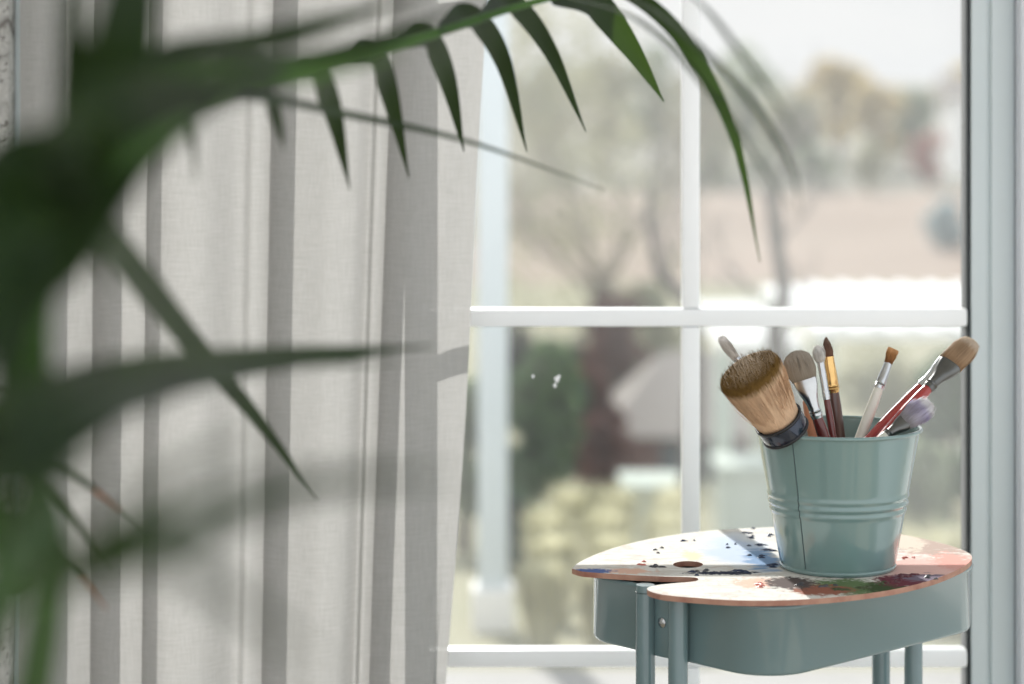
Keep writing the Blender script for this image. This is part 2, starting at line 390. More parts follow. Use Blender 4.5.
# ---------------------------------------------------------------- palette
def palette_mat():
    t = NT('paint_smeared_board'); v = t.coord('Object')
    big = t.noise(v, 9, 3); fine = t.noise(v, 110, 8, 0.72, 0.8); fine2 = t.noise(v, 190, 8, 0.72, 0.5); streak = t.noise(t.coord('Object', (30, 90, 30)), 1, 5, 0.65, 1.0)
    c = t.mix(big, S(226, 224, 219), S(217, 213, 206))
    smear = t.noise(t.coord('Object', (26, 60, 26)), 1, 6, 0.68, 1.4); smear2 = t.noise(t.coord('Object', (70, 40, 40)), 1, 6, 0.7, 1.0)
    c = t.mix(t.math('MULTIPLY', t.ramp(smear, [(.50, (0, 0, 0, 1)), (.62, (1, 1, 1, 1))]), .45), c, S(180, 170, 158))
    c = t.mix(t.math('MULTIPLY', t.ramp(smear2, [(.56, (0, 0, 0, 1)), (.64, (1, 1, 1, 1))]), .6), c, S(204, 184, 172))
    c = t.mix(t.math('MULTIPLY', t.ramp(fine, [(.60, (0, 0, 0, 1)), (.68, (1, 1, 1, 1))]), .55), c, S(132, 124, 118))
    c = t.mix(t.math('MULTIPLY', t.ramp(fine2, [(.66, (0, 0, 0, 1)), (.70, (1, 1, 1, 1))]), .8), c, S(88, 82, 84))
    def mask(px, py, rx, ry, fac, lo, hi):
        p = onz(px, py, PZ)
        mp = t.n('ShaderNodeMapping'); mp.vector_type = 'POINT'
        mp.inputs['Scale'].default_value = (1 / rx, 1 / ry, 1); mp.inputs['Location'].default_value = (-(p.x - PC.x) / rx, -(p.y - PC.y) / ry, 0)
        t.l(v, mp.inputs['Vector'])
        sp = t.n('ShaderNodeSeparateXYZ'); t.l(mp.outputs[0], sp.inputs[0])
        d = t.math('SQRT', t.math('ADD', t.math('MULTIPLY', sp.outputs[0], sp.outputs[0]), t.math('MULTIPLY', sp.outputs[1], sp.outputs[1])))
        fall = t.math('SUBTRACT', 1.0, d, clamp=True)
        s = t.math('ADD', t.math('MULTIPLY', fall, 0.75), fac)
        return t.ramp(s, [(lo, (0, 0, 0, 1)), (hi, (1, 1, 1, 1))])
    for (px, py, rx, ry, fac, lo, hi, col) in [
        (650, 555, .16, .2, streak, 1.06, 1.16, S(178, 170, 158)),
        (620, 560, .12, .2, fine2, 1.14, 1.2, S(170, 166, 160)),
        (700, 590, .12, .06, streak, 1.0, 1.12, S(184, 168, 152)),
        (930, 545, .1, .2, streak, .98, 1.1, S(184, 164, 154)),
        (740, 550, .06, .16, big, .74, 1.08, S(190, 202, 220)),
        (762, 560, .035, .12, streak, .84, 1.02, S(132, 158, 192)),
        (693, 556, .02, .05, fine, .84, 1.04, S(222, 212, 180)),
        (630, 571, .05, .03, fine, .92, 1.02, S(222, 184, 164)),
        (755, 583, .05, .05, fine, .88, 1.04, S(226, 188, 170)),
        (690, 545, .10, .12, fine, 1.02, 1.08, S(226, 196, 180)),
        (925, 570, .085, .14, streak, .76, 1.08, S(224, 182, 173)),
        (955, 562, .05, .10, fine, .86, 1.04, S(222, 164, 153)),
        (900, 540, .06, .16, fine, .98, 1.06, S(214, 200, 186)),
        (850, 587, .07, .07, fine, .78, .92, S(104, 124, 88)),
        (890, 588, .05, .05, fine2, .84, .92, S(70, 84, 58)),
        (820, 590, .06, .05, fine, .84, .95, S(150, 100, 84)),
        (790, 583, .05, .06, fine2, .86, .95, S(96, 86, 84)),
        (902, 581, .045, .05, fine2, .78, .90, S(112, 62, 72)),
        (925, 578, .05, .04, streak, .86, .95, S(120, 108, 122)),
        (745, 545, .05, .17, fine2, 1.00, 1.05, S(56, 66, 88)),
        (770, 562, .05, .14, fine2, 1.0, 1.06, S(48, 56, 80)),
        (725, 573, .09, .022, fine2, .98, 1.04, S(56, 60, 76)),
        (652, 553, .04, .06, fine2, 1.06, 1.1, S(60, 60, 64)),
        (640, 570, .07, .04, fine2, 1.03, 1.08, S(70, 66, 70)),
        (590, 571, .035, .018, fine2, .74, .86, S(92, 110, 160)),
        (880, 550, .12, .2, fine2, 1.1, 1.14, S(120, 70, 80)),
        (935, 566, .05, .10, fine2, 1.05, 1.09, S(140, 80, 82)),
        (770, 540, .07, .16, fine2, 1.02, 1.06, S(56, 62, 84)),
        (915, 545, .09, .16, fine2, 1.05, 1.09, S(110, 84, 84)),
    ]:
        c = t.mix(mask(px, py, rx, ry, fac, lo, hi), c, col)
    return t.done(t.bsdf(c, 0.9, 0, 0.06, t.bump(fine, 0.35, 0.0012)))
def edge_mat():
    t = NT('plywood_edge'); v = t.coord('Object'); n = t.noise(v, 60, 4)
    c = t.ramp(n, [(0.4, S(172, 132, 112)), (0.7, S(146, 98, 82))])
    return t.done(t.bsdf(c, 0.6))
PC = onz(790, 563, PZ)
outl_px = [(572, 568.5), (578, 563), (592, 556), (612, 548.5), (640, 541), (670, 535.5), (710, 530.5), (750, 528), (790, 526.5), (830, 527), (870, 530), (910, 536), (945, 544),
           (966, 551.5), (972, 557.5), (966, 565), (948, 574), (925, 582), (890, 590), (850, 595.5), (810, 599), (770, 600.5), (730, 600), (692, 597.5), (665, 595), (652, 592), (647, 589.2), (650, 586.6),
           (660, 584.6), (676, 583), (692, 581.6), (698, 580), (696, 577.7), (684, 577.0), (660, 576.4), (630, 575.0), (600, 573), (582, 571.4)]
hole_px = [(688 + 15 * math.cos(a), 564.5 + 3.4 * math.sin(a)) for a in [2 * math.pi * k / 24 for k in range(24)]]
def build_palette():
    root = thing('palette', PC - Vector((0, 0, .005)), 'paint-smeared wooden artist palette lying on top of the trolley', 'palette')
    loop = catmull([onz(x, y, PZ) - PC for x, y in outl_px + outl_px[:1]], len(outl_px) * 4)[:-1]
    hole = [onz(x, y, PZ) - PC for x, y in hole_px]
    th = .005; bm = bmesh.new()
    def ring(pts, z): return [bm.verts.new((p.x, p.y, z)) for p in pts]
    edges = []
    for pts in (loop, hole):
        r = ring(pts, th)
        edges += [bm.edges.new((r[i], r[(i + 1) % len(r)])) for i in range(len(r))]
    bmesh.ops.triangle_fill(bm, use_beauty=True, use_dissolve=False, edges=edges)
    top = list(bm.faces)
    for f in top:
        if f.normal.z < 0: f.normal_flip()
    ext = bmesh.ops.extrude_face_region(bm, geom=top)
    nv = [g for g in ext['geom'] if isinstance(g, bmesh.types.BMVert)]
    for v in nv: v.co.z = 0.0
    bmesh.ops.recalc_face_normals(bm, faces=list(bm.faces))
    me = bpy.data.meshes.new('board'); bm.to_mesh(me); bm.free()
    me.materials.append(palette_mat()); me.materials.append(edge_mat())
    for p in me.polygons: p.material_index = 0 if p.normal.z > 0.5 else 1
    o = bpy.data.objects.new('board', me); COL.objects.link(o); o.parent = root
    # thick dried dabs of oil paint
    rnd = random.Random(3)
    cols = {'navy': S(44, 56, 84), 'grey': S(78, 78, 82), 'maroon': S(96, 48, 58), 'olive': S(74, 84, 56), 'rose': S(206, 120, 108)}
    mats = {k: plain('dried_paint_' + k, c, c, 50, 0.45, bump=.5) for k, c in cols.items()}
    spots = [(653, 567, .009, 'grey'), (737, 571, .011, 'navy'), (760, 545, .010, 'navy'), (752, 538, .008, 'navy'), (768, 550, .011, 'navy'), (745, 533, .010, 'navy'), (772, 565, .012, 'navy'),
             (692, 572, .007, 'navy'), (706, 571, .008, 'grey'), (728, 548, .004, 'navy'), (655, 550, .007, 'grey'), (903, 577, .014, 'maroon'), (915, 575, .009, 'maroon'), (896, 582, .010, 'maroon'),
             (880, 584, .012, 'olive'), (862, 588, .013, 'olive'), (842, 590, .012, 'olive'), (822, 587, .010, 'grey'), (800, 585, .010, 'grey'), (928, 576, .008, 'grey'),
             (905, 558, .006, 'rose'), (760, 585, .010, 'rose'), (640, 565, .007, 'rose'), (770, 535, .007, 'navy'), (762, 556, .009, 'navy'), (683, 541, .005, 'navy')]
    for px, py, r, k in spots:
        for rep_ in range(3):
            q = onz(px + rnd.gauss(0, 7), py + rnd.gauss(0, 1.6), PZ) - PC if rep_ else onz(px, py, PZ) - PC
            rr0 = r * (rnd.uniform(.35, .6) if rep_ else .75); n = 22; fs = []; vs = [Vector((q.x, q.y, th + .0016))]
            th0 = rnd.uniform(-.5, .5); el_ = rnd.uniform(.35, .8); sd = rnd.uniform(0, 99)
            for ring_ in (0.5, 1.0):
                for i in range(n):
                    a = 2 * math.pi * i / n; w_ = rr0 * ring_ * max(.2, .6 + 1.1 * noise.noise(Vector((math.cos(a) * 1.6 + sd, math.sin(a) * 1.6, sd))) + rnd.uniform(-.12, .12))
                    x_, y_ = w_ * math.cos(a), w_ * el_ * math.sin(a)
                    vs.append(Vector((q.x + x_ * math.cos(th0) - y_ * math.sin(th0), q.y + x_ * math.sin(th0) + y_ * math.cos(th0), th + (.0014 * rnd.uniform(.3, 1.2) if ring_ < 1 else -.0002))))
            for i in range(n):
                j = (i + 1) % n; fs.append((0, 1 + i, 1 + j)); fs.append((1 + i, 1 + n + i, 1 + n + j, 1 + j))
            d = mesh_obj('paint_dab', vs, fs, mats[k], root); d['label'] = {'navy': 'dark blue', 'grey': 'dark grey', 'maroon': 'maroon', 'olive': 'olive green', 'rose': 'pink'}[k] + ' dab of dried paint'
build_palette()

# ---------------------------------------------------------------- bucket
BC = Vector((0.3085, 2.290, PZ)); BH = 0.1335; RB, RT = 0.0535, 0.0775
def brad(z): return RB + (RT - RB) * (z / BH)
def build_bucket():
    root = thing('bucket', BC, 'small grey-green enamelled metal bucket holding paintbrushes on the palette', 'bucket')
    prof = [(0.0005, .0035), (RB * .6, .0035), (RB - .004, .0035), (RB - .0025, .0005), (RB - .0008, 0.0), (RB + .0006, .0012), (RB + .0004, .0030), (RB + .0002, .0042)]
    def rib(z, zc, w, a): return a * math.exp(-((z - zc) / w) ** 2)
    zs = [.006 + (BH - .010) * i / 90 for i in range(91)]
    def outr(z): return brad(z) + rib(z, .0565, .0022, .0011) + rib(z, .0635, .0026, .0016) - rib(z, .0600, .0012, .0006) + rib(z, .0705, .0022, .0010) - rib(z, .0671, .0012, .0005)
    prof += [(outr(z), z) for z in zs]
    prof += [(brad(BH) - .0002, BH - .002), (brad(BH) - .0012, BH - .002)]
    prof += [(outr(z) - .0011, z) for z in reversed(zs)] + [(RB - .003, .0048), (.0005, .0046)]
    mb = MB(); mb.lathe(prof, 96); mb.build('bucket_wall', M['teal_bucket'], root, sharp=70)
    mb = MB(); rr = []
    for k in range(14):
        a = 2 * math.pi * k / 14; rr.append((RT + .0004 + .0019 * math.cos(a), BH - .0019 + .0019 * math.sin(a)))
    mb.lathe(rr, 96, closed=True); mb.build('rolled_rim', M['teal_bucket'], root)
    mb = MB(); rr = []
    for k in range(10):
        a = 2 * math.pi * k / 10; rr.append((RB + .0004 + .0013 * math.cos(a), .0030 + .0017 * math.sin(a)))
    mb.lathe(rr, 96, closed=True); mb.build('foot_ring', M['teal_bucket'], root)
    # lap seam on the side: direction chosen from the photograph
    ang = math.atan2(-0.76, -0.65); mb = MB(); pts = []
    for z in zs[:-1]: pts.append((( outr(z) + .0001) * math.cos(ang), (outr(z) + .0001) * math.sin(ang), z))
    mb.tube(pts, .00055, 6); mb.build('lap_seam', M['teal_seam'], root)
build_bucket()

# ---------------------------------------------------------------- brushes
def ring(rx, ry, z, n=28, p=2.0):
    out = []
    for k in range(n):
        a = 2 * math.pi * k / n; c, s_ = math.cos(a), math.sin(a)
        out.append(Vector((rx * math.copysign(abs(c) ** (2 / p), c), ry * math.copysign(abs(s_) ** (2 / p), s_), z)))
    return out

def frame_to(a, b, flat=Vector((0, -1, 0))):
    """rotation whose Z runs a->b and whose Y (thin side) looks along flat"""
    z = (b - a).normalized(); y = (flat - z * flat.dot(z)).normalized(); x = y.cross(z)
    return Matrix((x, y, z)).transposed().to_quaternion()

def strands(mb, n, z0, z1, fr0, fr1, jit, w, rnd, fan=0.0, surf=(0.8, 1.02), lenv=(0.9, 1.06)):
    """n loose hairs from (z0, section fr0) to (z1, section fr1)"""
    for _ in range(n):
        a = rnd.uniform(0, 2 * math.pi); q = rnd.uniform(*surf)
        p0 = Vector((fr0[0] * q * math.cos(a), fr0[1] * q * math.sin(a), z0))
        L = rnd.uniform(*lenv)
        q2 = q
        zt = z0 + (z1 - z0) * L
        p2 = Vector((fr1[0] * q2 * math.cos(a) + rnd.gauss(0, jit), fr1[1] * q2 * math.sin(a) + rnd.gauss(0, jit), zt + rnd.gauss(0, jit * .6)))
        p1 = (p0 + p2) / 2 + Vector((math.cos(a), math.sin(a), 0)) * jit * .4
        u = Vector((-math.sin(a), math.cos(a), 0)) * w; o = Vector((math.cos(a), math.sin(a), 0)) * w
        base = len(mb.v)
        for p, s_ in ((p0, 1), (p1, .9), (p2, .25)):
            mb.v += [p + u * s_, p - u * s_ * .5 + o * s_, p - u * s_ * .5 - o * s_]
        for i in range(2):
            for k in range(3):
                k2 = (k + 1) % 3
                mb.f.append((base + i * 3 + k, base + i * 3 + k2, base + i * 3 + 3 + k2, base + i * 3 + 3 + k))

def inside_end(A, B, margin=.006):
    """walk from A (top) through B (at the rim) on into the bucket until the wall or the floor"""
    d = (B - A).normalized(); p = B.copy(); last = p
    for i in range(400):
        p = B + d * (.0008 * i); z = p.z - BC.z; r = math.hypot(p.x - BC.x, p.y - BC.y)
        if z < .0095: break
        if z < BH - .004 and r > brad(z) - margin: break
        last = p
    return last

G = 'paintbrushes in the bucket'
def brush(label, tip, mid, hr, hmat, fer, fmat, bri, bmat_args, seed, flat=Vector((0, -1, 0)), ferrule_label=None, bristle_label=None, handle_label=None, crimps=True, end=None, cut=1.0):
    """tip/mid: points of the axis (world). fer: (length, rx_end, ry_end). bri: dict(len, secs=[(t, rx, ry)], hairs, jit)"""
    rnd = random.Random(seed)
    E = end if end is not None else inside_end(tip, mid, .006 + hr)
    E = mid + (E - mid) * cut
    L = (tip - E).length
    rt = thing('paintbrush', E, label, 'paintbrush', G, rot=frame_to(E, tip, flat))
    bl = bri['len']; fl = fer[0]; zh = L - bl - fl          # handle runs 0..zh
    secs = [(0, .35), (.004, .6), (.35, .72), (.7, 1.0), (.9, .98), (1.0, .86)]
    mb = MB(); rings = []
    for t_, k in secs:
        z = t_ if t_ == .004 else t_ * zh
        rings.append(ring(hr * k, hr * k, z, 20))
    mb.loft(rings); h = mb.build('handle', hmat, rt, sharp=60)
    if handle_label: h['label'] = handle_label
    rx, ry = fer[1], fer[2]; r0 = hr * .95; mb = MB(); rings = []
    prof = [(-.06, r0 * .98, r0 * .98), (0, r0 * 1.02, r0 * 1.02)]
    if crimps:
        prof += [(.05, r0 * 1.12, r0 * 1.12), (.09, r0 * .98, r0 * .98), (.13, r0 * 1.12, r0 * 1.12), (.17, r0 * .98, r0 * .98), (.2, r0 * 1.0, r0 * 1.0)]
    for k in range(1, 9):
        u = k / 8; e = u * u * (3 - 2 * u); prof.append((.22 + .78 * u, r0 + (rx - r0) * e, r0 + (ry - r0) * e))
    n0 = len(prof)
    for t_, a, b in prof: rings.append(ring(a, b, zh + t_ * fl, 28, 2.0 if t_ < .6 else 2.6))
    rings.append(ring(rx * .93, ry * .9, zh + fl, 28, 2.6)); rings.append(ring(rx * .9, ry * .85, zh + fl - .002, 28, 2.6))
    mb.loft(rings); fo = mb.build('ferrule', fmat, rt, sharp=50)
    if ferrule_label: fo['label'] = ferrule_label
    z0 = zh + fl - .001; bl2 = bl + .001; mb = MB(); rings = []
    for t_, a, b in bri['secs']:
        rings.append(ring(rx * a, ry * b, z0 + t_ * bl2, 28, bri.get('p', 2.4)))
    mb.loft(rings)
    # hairs grown along the same outline
    S_ = bri['secs']
    def sec_at(t_):
        for (ta, aa, ba), (tb, ab, bb) in zip(S_, S_[1:]):
            if ta <= t_ <= tb:
                k = (t_ - ta) / max(1e-6, tb - ta); return (rx * (aa + (ab - aa) * k), ry * (ba + (bb - ba) * k))
        return (rx * S_[-1][1], ry * S_[-1][2])
    for i in range(bri.get('hairs', 150)):
        t1 = rnd.uniform(.55, 1.0); t0 = t1 - rnd.uniform(.25, .5)
        s0, s1 = sec_at(max(0, t0)), sec_at(t1)
        strands(mb, 1, z0 + max(0, t0) * bl2, z0 + min(1.0, t1 + .03) * bl2, s0, s1, bri['jit'], bri.get('w', .00022), rnd, surf=(.9, 1.03), lenv=(.95, 1.08))
    bm_ = bristle_mat('bristles_' + str(seed), *bmat_args, z0, z0 + bl2)
    b = mb.build('bristles', bm_, rt)
    if bristle_label: b['label'] = bristle_label
    return rt

def px2m(px, Y): return px / F * Y

# filbert with grey hair
round_tip = [(0, 1, 1), (.3, 1.03, 1.0), (.6, 1.0, .8), (.78, .92, .6), (.9, .68, .4), (.97, .38, .22), (1.0, .1, .1)]
brush('grey-haired flat filbert paintbrush with shiny silver ferrule and dark red handle', P(794.5, 351, 2.262), P(822, 431, 2.262), .0058, M['dark_red'],
      (.036, .0116, .0046), M['steel'], dict(len=.028, secs=[(a, b * 1.2 if a else b, c) for a, b, c in round_tip], hairs=170, jit=.0005), (S(176, 166, 152), S(172, 163, 150), S(182, 174, 163)), 11, flat=Vector((-.25, -1, .1)))
# white round
pt_round = [(0, 1, 1), (.25, 1.25, 1.25), (.55, 1.3, 1.3), (.8, .95, .95), (.95, .45, .45), (1, .12, .12)]
brush('slim round paintbrush with fluffy white tip between grey filbert and brass-ferruled brush', P(817.5, 345, 2.296), P(832, 430, 2.286), .0036, M['dark_red'],
      (.034, .0036, .0036), M['steel'], dict(len=.016, secs=[(a, b * 1.2, c * 1.2) if a else (a, b, c) for a, b, c in pt_round], hairs=260, jit=.0009, p=2), (S(225, 220, 212), S(240, 238, 234), S(248, 247, 245)), 12)
# brass ferrule, brown pointed tip
brush('round paintbrush with brown pointed tip, brass ferrule and dark brown handle', P(826, 337, 2.318), P(837, 425, 2.318), .0066, M['dark_brown'],
      (.033, .0050, .0050), M['brass'], dict(len=.0185, secs=[(0, 1, 1), (.3, .98, .98), (.6, .76, .7), (.85, .42, .36), (1, .08, .08)], hairs=60, jit=.0003, p=2), (S(136, 104, 86), S(124, 98, 86), S(138, 114, 102)), 13)
# white handle small brown chisel brush
brush('small paintbrush with orange-brown chisel tip and long white handle', P(893.5, 349, 2.315), P(864, 428, 2.290), .0052, M['white_handle'],
      (.026, .0038, .0034), M['steel'], dict(len=.0145, secs=[(0, 1, 1), (.4, 1.15, 1.05), (.8, 1.4, .9), (.95, 1.45, .7), (1, 1.3, .5)], hairs=110, jit=.0005, p=3), (S(140, 100, 68), S(188, 138, 90), S(214, 168, 120)), 14)
# big flat hog brush
hog = [(0, 1, 1), (.3, 1.04, 1.06), (.6, 1.0, 1.0), (.8, .92, .85), (.93, .72, .6), (1.0, .3, .3)]
FL = Vector((-.35, -1, .35))
brush('large flat bristle brush with beige hair, tarnished ferrule and bright red handle', P(973, 340.5, 2.325), P(888, 430.5, 2.255), .0058, M['red'],
      (.037, .0116, .0065), M['steel_dark'], dict(len=.037, secs=hog, hairs=520, jit=.0009, p=3), (S(176, 146, 116), S(196, 168, 138), S(226, 210, 190)), 15, flat=FL)
brush('second red-handled flat brush tucked behind the large beige bristle brush', P(964, 343, 2.352), P(881, 426.5, 2.284), .0052, M['red'],
      (.040, .0078, .0050), M['steel'], dict(len=.030, secs=hog, hairs=200, jit=.0008, p=3), (S(210, 196, 178), S(226, 216, 202), S(240, 234, 226)), 16, flat=FL)
# worn brush with violet paint
brush('worn brush with splayed whitish bristles stained violet, leaning on the right rim', P(930, 403, 2.262), P(888, 434.5, 2.245), .0050, M['white_handle'],
      (.022, .0080, .0055), M['steel_dark'], dict(len=.032, secs=[(0, 1, 1), (.3, 1.25, 1.3), (.6, 1.35, 1.4), (.85, 1.1, 1.1), (1, .6, .5)], hairs=700, jit=.0016, w=.00024), (S(168, 164, 166), S(212, 206, 230), S(248, 247, 250)), 17, flat=FL, cut=.35)
# thin white tipped brush at far left
brush('slim white-tipped brush poking out behind the big round brush', P(720, 336.5, 2.335), P(784, 424, 2.325), .0036, M['white_handle'],
      (.030, .0040, .0040), M['steel'], dict(len=.026, secs=[(0, 1, 1), (.3, 1.12, 1.12), (.7, 1.15, 1.15), (.9, .95, .95), (.98, .6, .6), (1, .2, .2)], hairs=260, jit=.0006, p=2), (S(214, 208, 200), S(242, 238, 232), S(252, 250, 248)), 18, cut=.6)
# a wooden handle standing behind the filbert
def handle_up():
    A = P(806, 398, 2.335); B = P(812, 432, 2.318); E = inside_end(A, B, .012); L = (A - E).length
    rt = thing('paintbrush', E, 'bare reddish wooden brush handle standing behind the grey filbert ferrule', 'paintbrush', G, rot=frame_to(E, A))
    mb = MB(); mb.loft([ring(r, r, z, 18) for r, z in ((.0036, .055), (.0042, .07), (.0044, L - .012), (.0040, L - .004), (.0026, L - .0008), (.001, L))]); mb.build('handle', M['wood'], rt, sharp=60)
    mb = MB(); mb.loft([ring(r, r, z, 18) for r, z in ((.0040, .028), (.0042, .055), (.0041, .058))]); mb.build('ferrule', M['steel'], rt, sharp=50)
    mb = MB(); mb.loft([ring(r, r, z, 18) for r, z in ((.001, 0), (.003, .008), (.0039, .03))]); mb.build('bristles', bristle_mat('bristles_wooden', S(120, 90, 60), S(120, 90, 60), S(100, 80, 60), 0, .03), rt)
handle_up()
# big round mop brush
def mop():
    rnd = random.Random(21)
    C = P(781, 424, 2.238)                       # middle of the ferrule
    ax = Vector((-.50, -.34, .80)).normalized()
    root_b = C - ax * .012
    # handle: from the ferrule on down into the bucket
    d = Vector((.46, .40, -.80)).normalized()
    E = C.copy()
    for i in range(600):
        p = C + (-ax) * (.0005 * i); z = p.z - BC.z; r = math.hypot(p.x - BC.x, p.y - BC.y)
        if z < .075 or (z < BH - .02 and r > brad(z) - .016): break
        E = p
    Lh = (C - E).length
    rt = thing('paintbrush', E, 'big round mop brush with tan bristles browned at the tip and navy band', 'paintbrush', G, rot=frame_to(E, C))
    r = .0222
    mb = MB(); mb.loft([ring(q, q, z, 24) for q, z in ((.006, 0), (.0085, .004), (.010, Lh * .4), (.0085, Lh - .03), (.0090, Lh - .016), (.0110, Lh - .0095))]); mb.build('handle', M['dark_brown'], rt, sharp=60)
    mb = MB(); mb.loft([ring(q, q, z, 40) for q, z in ((r * .9, Lh - .011), (r, Lh - .010), (r * 1.02, Lh - .009), (r * 1.02, Lh + .005), (r, Lh + .006), (r * .9, Lh + .006))])
    fe = mb.build('ferrule', M['navy'], rt, sharp=40)
    for zz in (Lh - .0095, Lh + .0055):
        m2 = MB(); rr = [(r * 1.02 + .0009 * math.cos(2 * math.pi * k / 10), zz + .0016 * math.sin(2 * math.pi * k / 10)) for k in range(10)]
        m2.lathe(rr, 40, closed=True); m2.build('ring', M['black'], fe)
    z0 = Lh + .004; bl = .061
    secs = [(0, .93), (.25, 1.03), (.55, 1.18), (.8, 1.30), (.94, 1.36), (.985, 1.32), (1.0, 1.15), (1.02, .6), (1.03, .1)]
    mb = MB(); mb.loft([ring(r * k, r * k, z0 + t_ * bl, 48) for t_, k in secs])
    for v in mb.v:
        t_ = (v.z - z0) / bl; nn = noise.noise(Vector((v.x * 260, v.y * 260, t_ * 3)))
        v.x *= 1 + .03 * nn; v.y *= 1 + .03 * nn
    for i in range(1100):
        t1 = rnd.uniform(.7, 1.02); t0 = t1 - rnd.uniform(.3, .6)
        f = lambda t_: r * (.93 + .42 * min(1, max(0, t_) / .92))
        strands(mb, 1, z0 + max(.02, t0) * bl, z0 + t1 * bl, (f(t0),) * 2, (f(t1),) * 2, .0012, .00030, rnd, surf=(.9, 1.02), lenv=(.9, 1.05))
    for i in range(1100):
        q = math.sqrt(rnd.random())
        strands(mb, 1, z0 + .8 * bl, z0 + 1.03 * bl, (r * 1.31 * q,) * 2, (r * 1.35 * q,) * 2, .0012, .00034, rnd, surf=(.98, 1.0), lenv=(.9, 1.12))
    mb.build('bristles', bristle_mat('bristles_mop', S(238, 204, 170), S(232, 200, 166), S(122, 94, 50), z0, z0 + bl, .25, (.80, .92)), rt)
mop()

# ---------------------------------------------------------------- palm in the foreground
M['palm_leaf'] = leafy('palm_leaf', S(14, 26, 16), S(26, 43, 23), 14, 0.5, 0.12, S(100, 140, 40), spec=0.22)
M['palm_stem'] = leafy('palm_stem', S(44, 66, 36), S(58, 84, 42), 10, 0.45, 0.05)
M['palm_glow_green'] = leafy('palm_glow_green', S(52, 88, 30), S(72, 112, 40), 10, 0.5, 0.2, S(120, 170, 50))  # brighter than the other leaves; backlit glow put into the colour
M['palm_tip'] = leafy('dry_palm_tip', S(150, 96, 70), S(176, 120, 92), 20, 0.6, 0.3)
PB = Vector((-0.36, 1.12, 0.0))
palm = thing('potted_palm', PB, 'tall leafy green palm with arching fronds in front of the curtain', 'palm')
mb = MB(); mb.lathe([(.001, 0), (.10, 0), (.105, .004), (.135, .24), (.142, .245), (.142, .27), (.130, .27), (.124, .235), (.001, .235)], 40); mb.build('pot', M['terracotta'], palm, sharp=50)
mb = MB(); mb.lathe([(.001, .238), (.06, .245), (.126, .236)], 40); mb.build('soil', M['soil'], palm)

def blade(mb, pts, wpx, facing=Vector((0, -1, 0)), n=22, fold=.25, shape=None):
    """a folded leaf blade along world points; wpx its greatest width in metres"""
    c = catmull(pts, n); b = len(mb.v)
    for i, p in enumerate(c):
        u = i / n; t = (c[min(i + 1, n)] - c[max(i - 1, 0)]).normalized()
        s = t.cross(facing)
        if s.length < 1e-4: s = t.cross(Vector((0, 0, 1)))
        s.normalize(); nn = s.cross(t).normalized()
        prof = shape(u) if shape else (min(1, .35 + 3.0 * u) * (1 - max(0, (u - .35) / .65) ** 1.6))
        w = max(.0004, wpx * .5 * prof)
        mb.v += [p - s * w + nn * w * fold, p - nn * .0003, p + s * w + nn * w * fold]
    for i in range(n):
        a = b + i * 3
        mb.f += [(a, a + 1, a + 4, a + 3), (a + 1, a + 2, a + 5, a + 4)]

def rel(v): return Vector(v) - PB
def W(px, Y): return px / F * Y

def frond(rachis, r0, r1, leaves, mat='palm_leaf', lab=None, near=True):
    """rachis: [(px,py,Y)], leaves: list of (pts [(px,py,Y)], width px at mid, facing)"""
    if near:
        nr = lambda q: (q[0], q[1], q[2] * (0.8 + 0.2 * min(1, max(0, (q[0] - 90) / 240))))
        rachis = [nr(q) for q in rachis]; leaves = [([nr(q) for q in l_[0]],) + tuple(l_[1:]) for l_ in leaves]
        r0 *= .8
    rc = [rel(P(*q)) for q in rachis]; c = catmull(rc, 30); mb = MB()
    rm = MB(); rm.tube(c, [r0 + (r1 - r0) * i / 30 for i in range(31)], 10)
    for lf in leaves:
        pts, w = lf[0], lf[1]; fac = lf[2] if len(lf) > 2 else Vector((.15, -1, .1))
        Ym = sum(q[2] for q in pts) / len(pts)
        blade(mb, [rel(P(*q)) for q in pts], W(w, Ym), fac)
    o = mb.build('frond', M[mat], palm)
    rm.build('rachis', M['palm_glow_green'], o)['label'] = 'bright green leaf rib'
    if lab: o['label'] = lab
    return o
# stems rising from the pot
def stem(pts, r0, r1):
    mb = MB(); c = catmull([Vector(p) for p in pts], 24); mb.tube(c, [r0 + (r1 - r0) * i / 24 for i in range(25)], 12); mb.build('stem', M['palm_stem'], palm)
crown = P(36, 470, 1.0)
stem([(0.0, 0, .235), (0.03, .03, .45), rel(P(33, 684, .99)), rel(P(34, 560, .99)), rel(crown)], .0085, .0055)
stem([(0.03, .02, .235), (0.05, .06, .5), rel(P(40, 684, 1.05)), rel(P(37, 470, 1.03)), rel(P(28, 330, .98)), rel(P(34, 270, .96))], .0075, .0045)
stem([(-0.03, -.02, .235), (-0.12, -.1, .55), rel(P(-40, 684, .9)), rel(P(-20, 480, .9))], .011, .007)

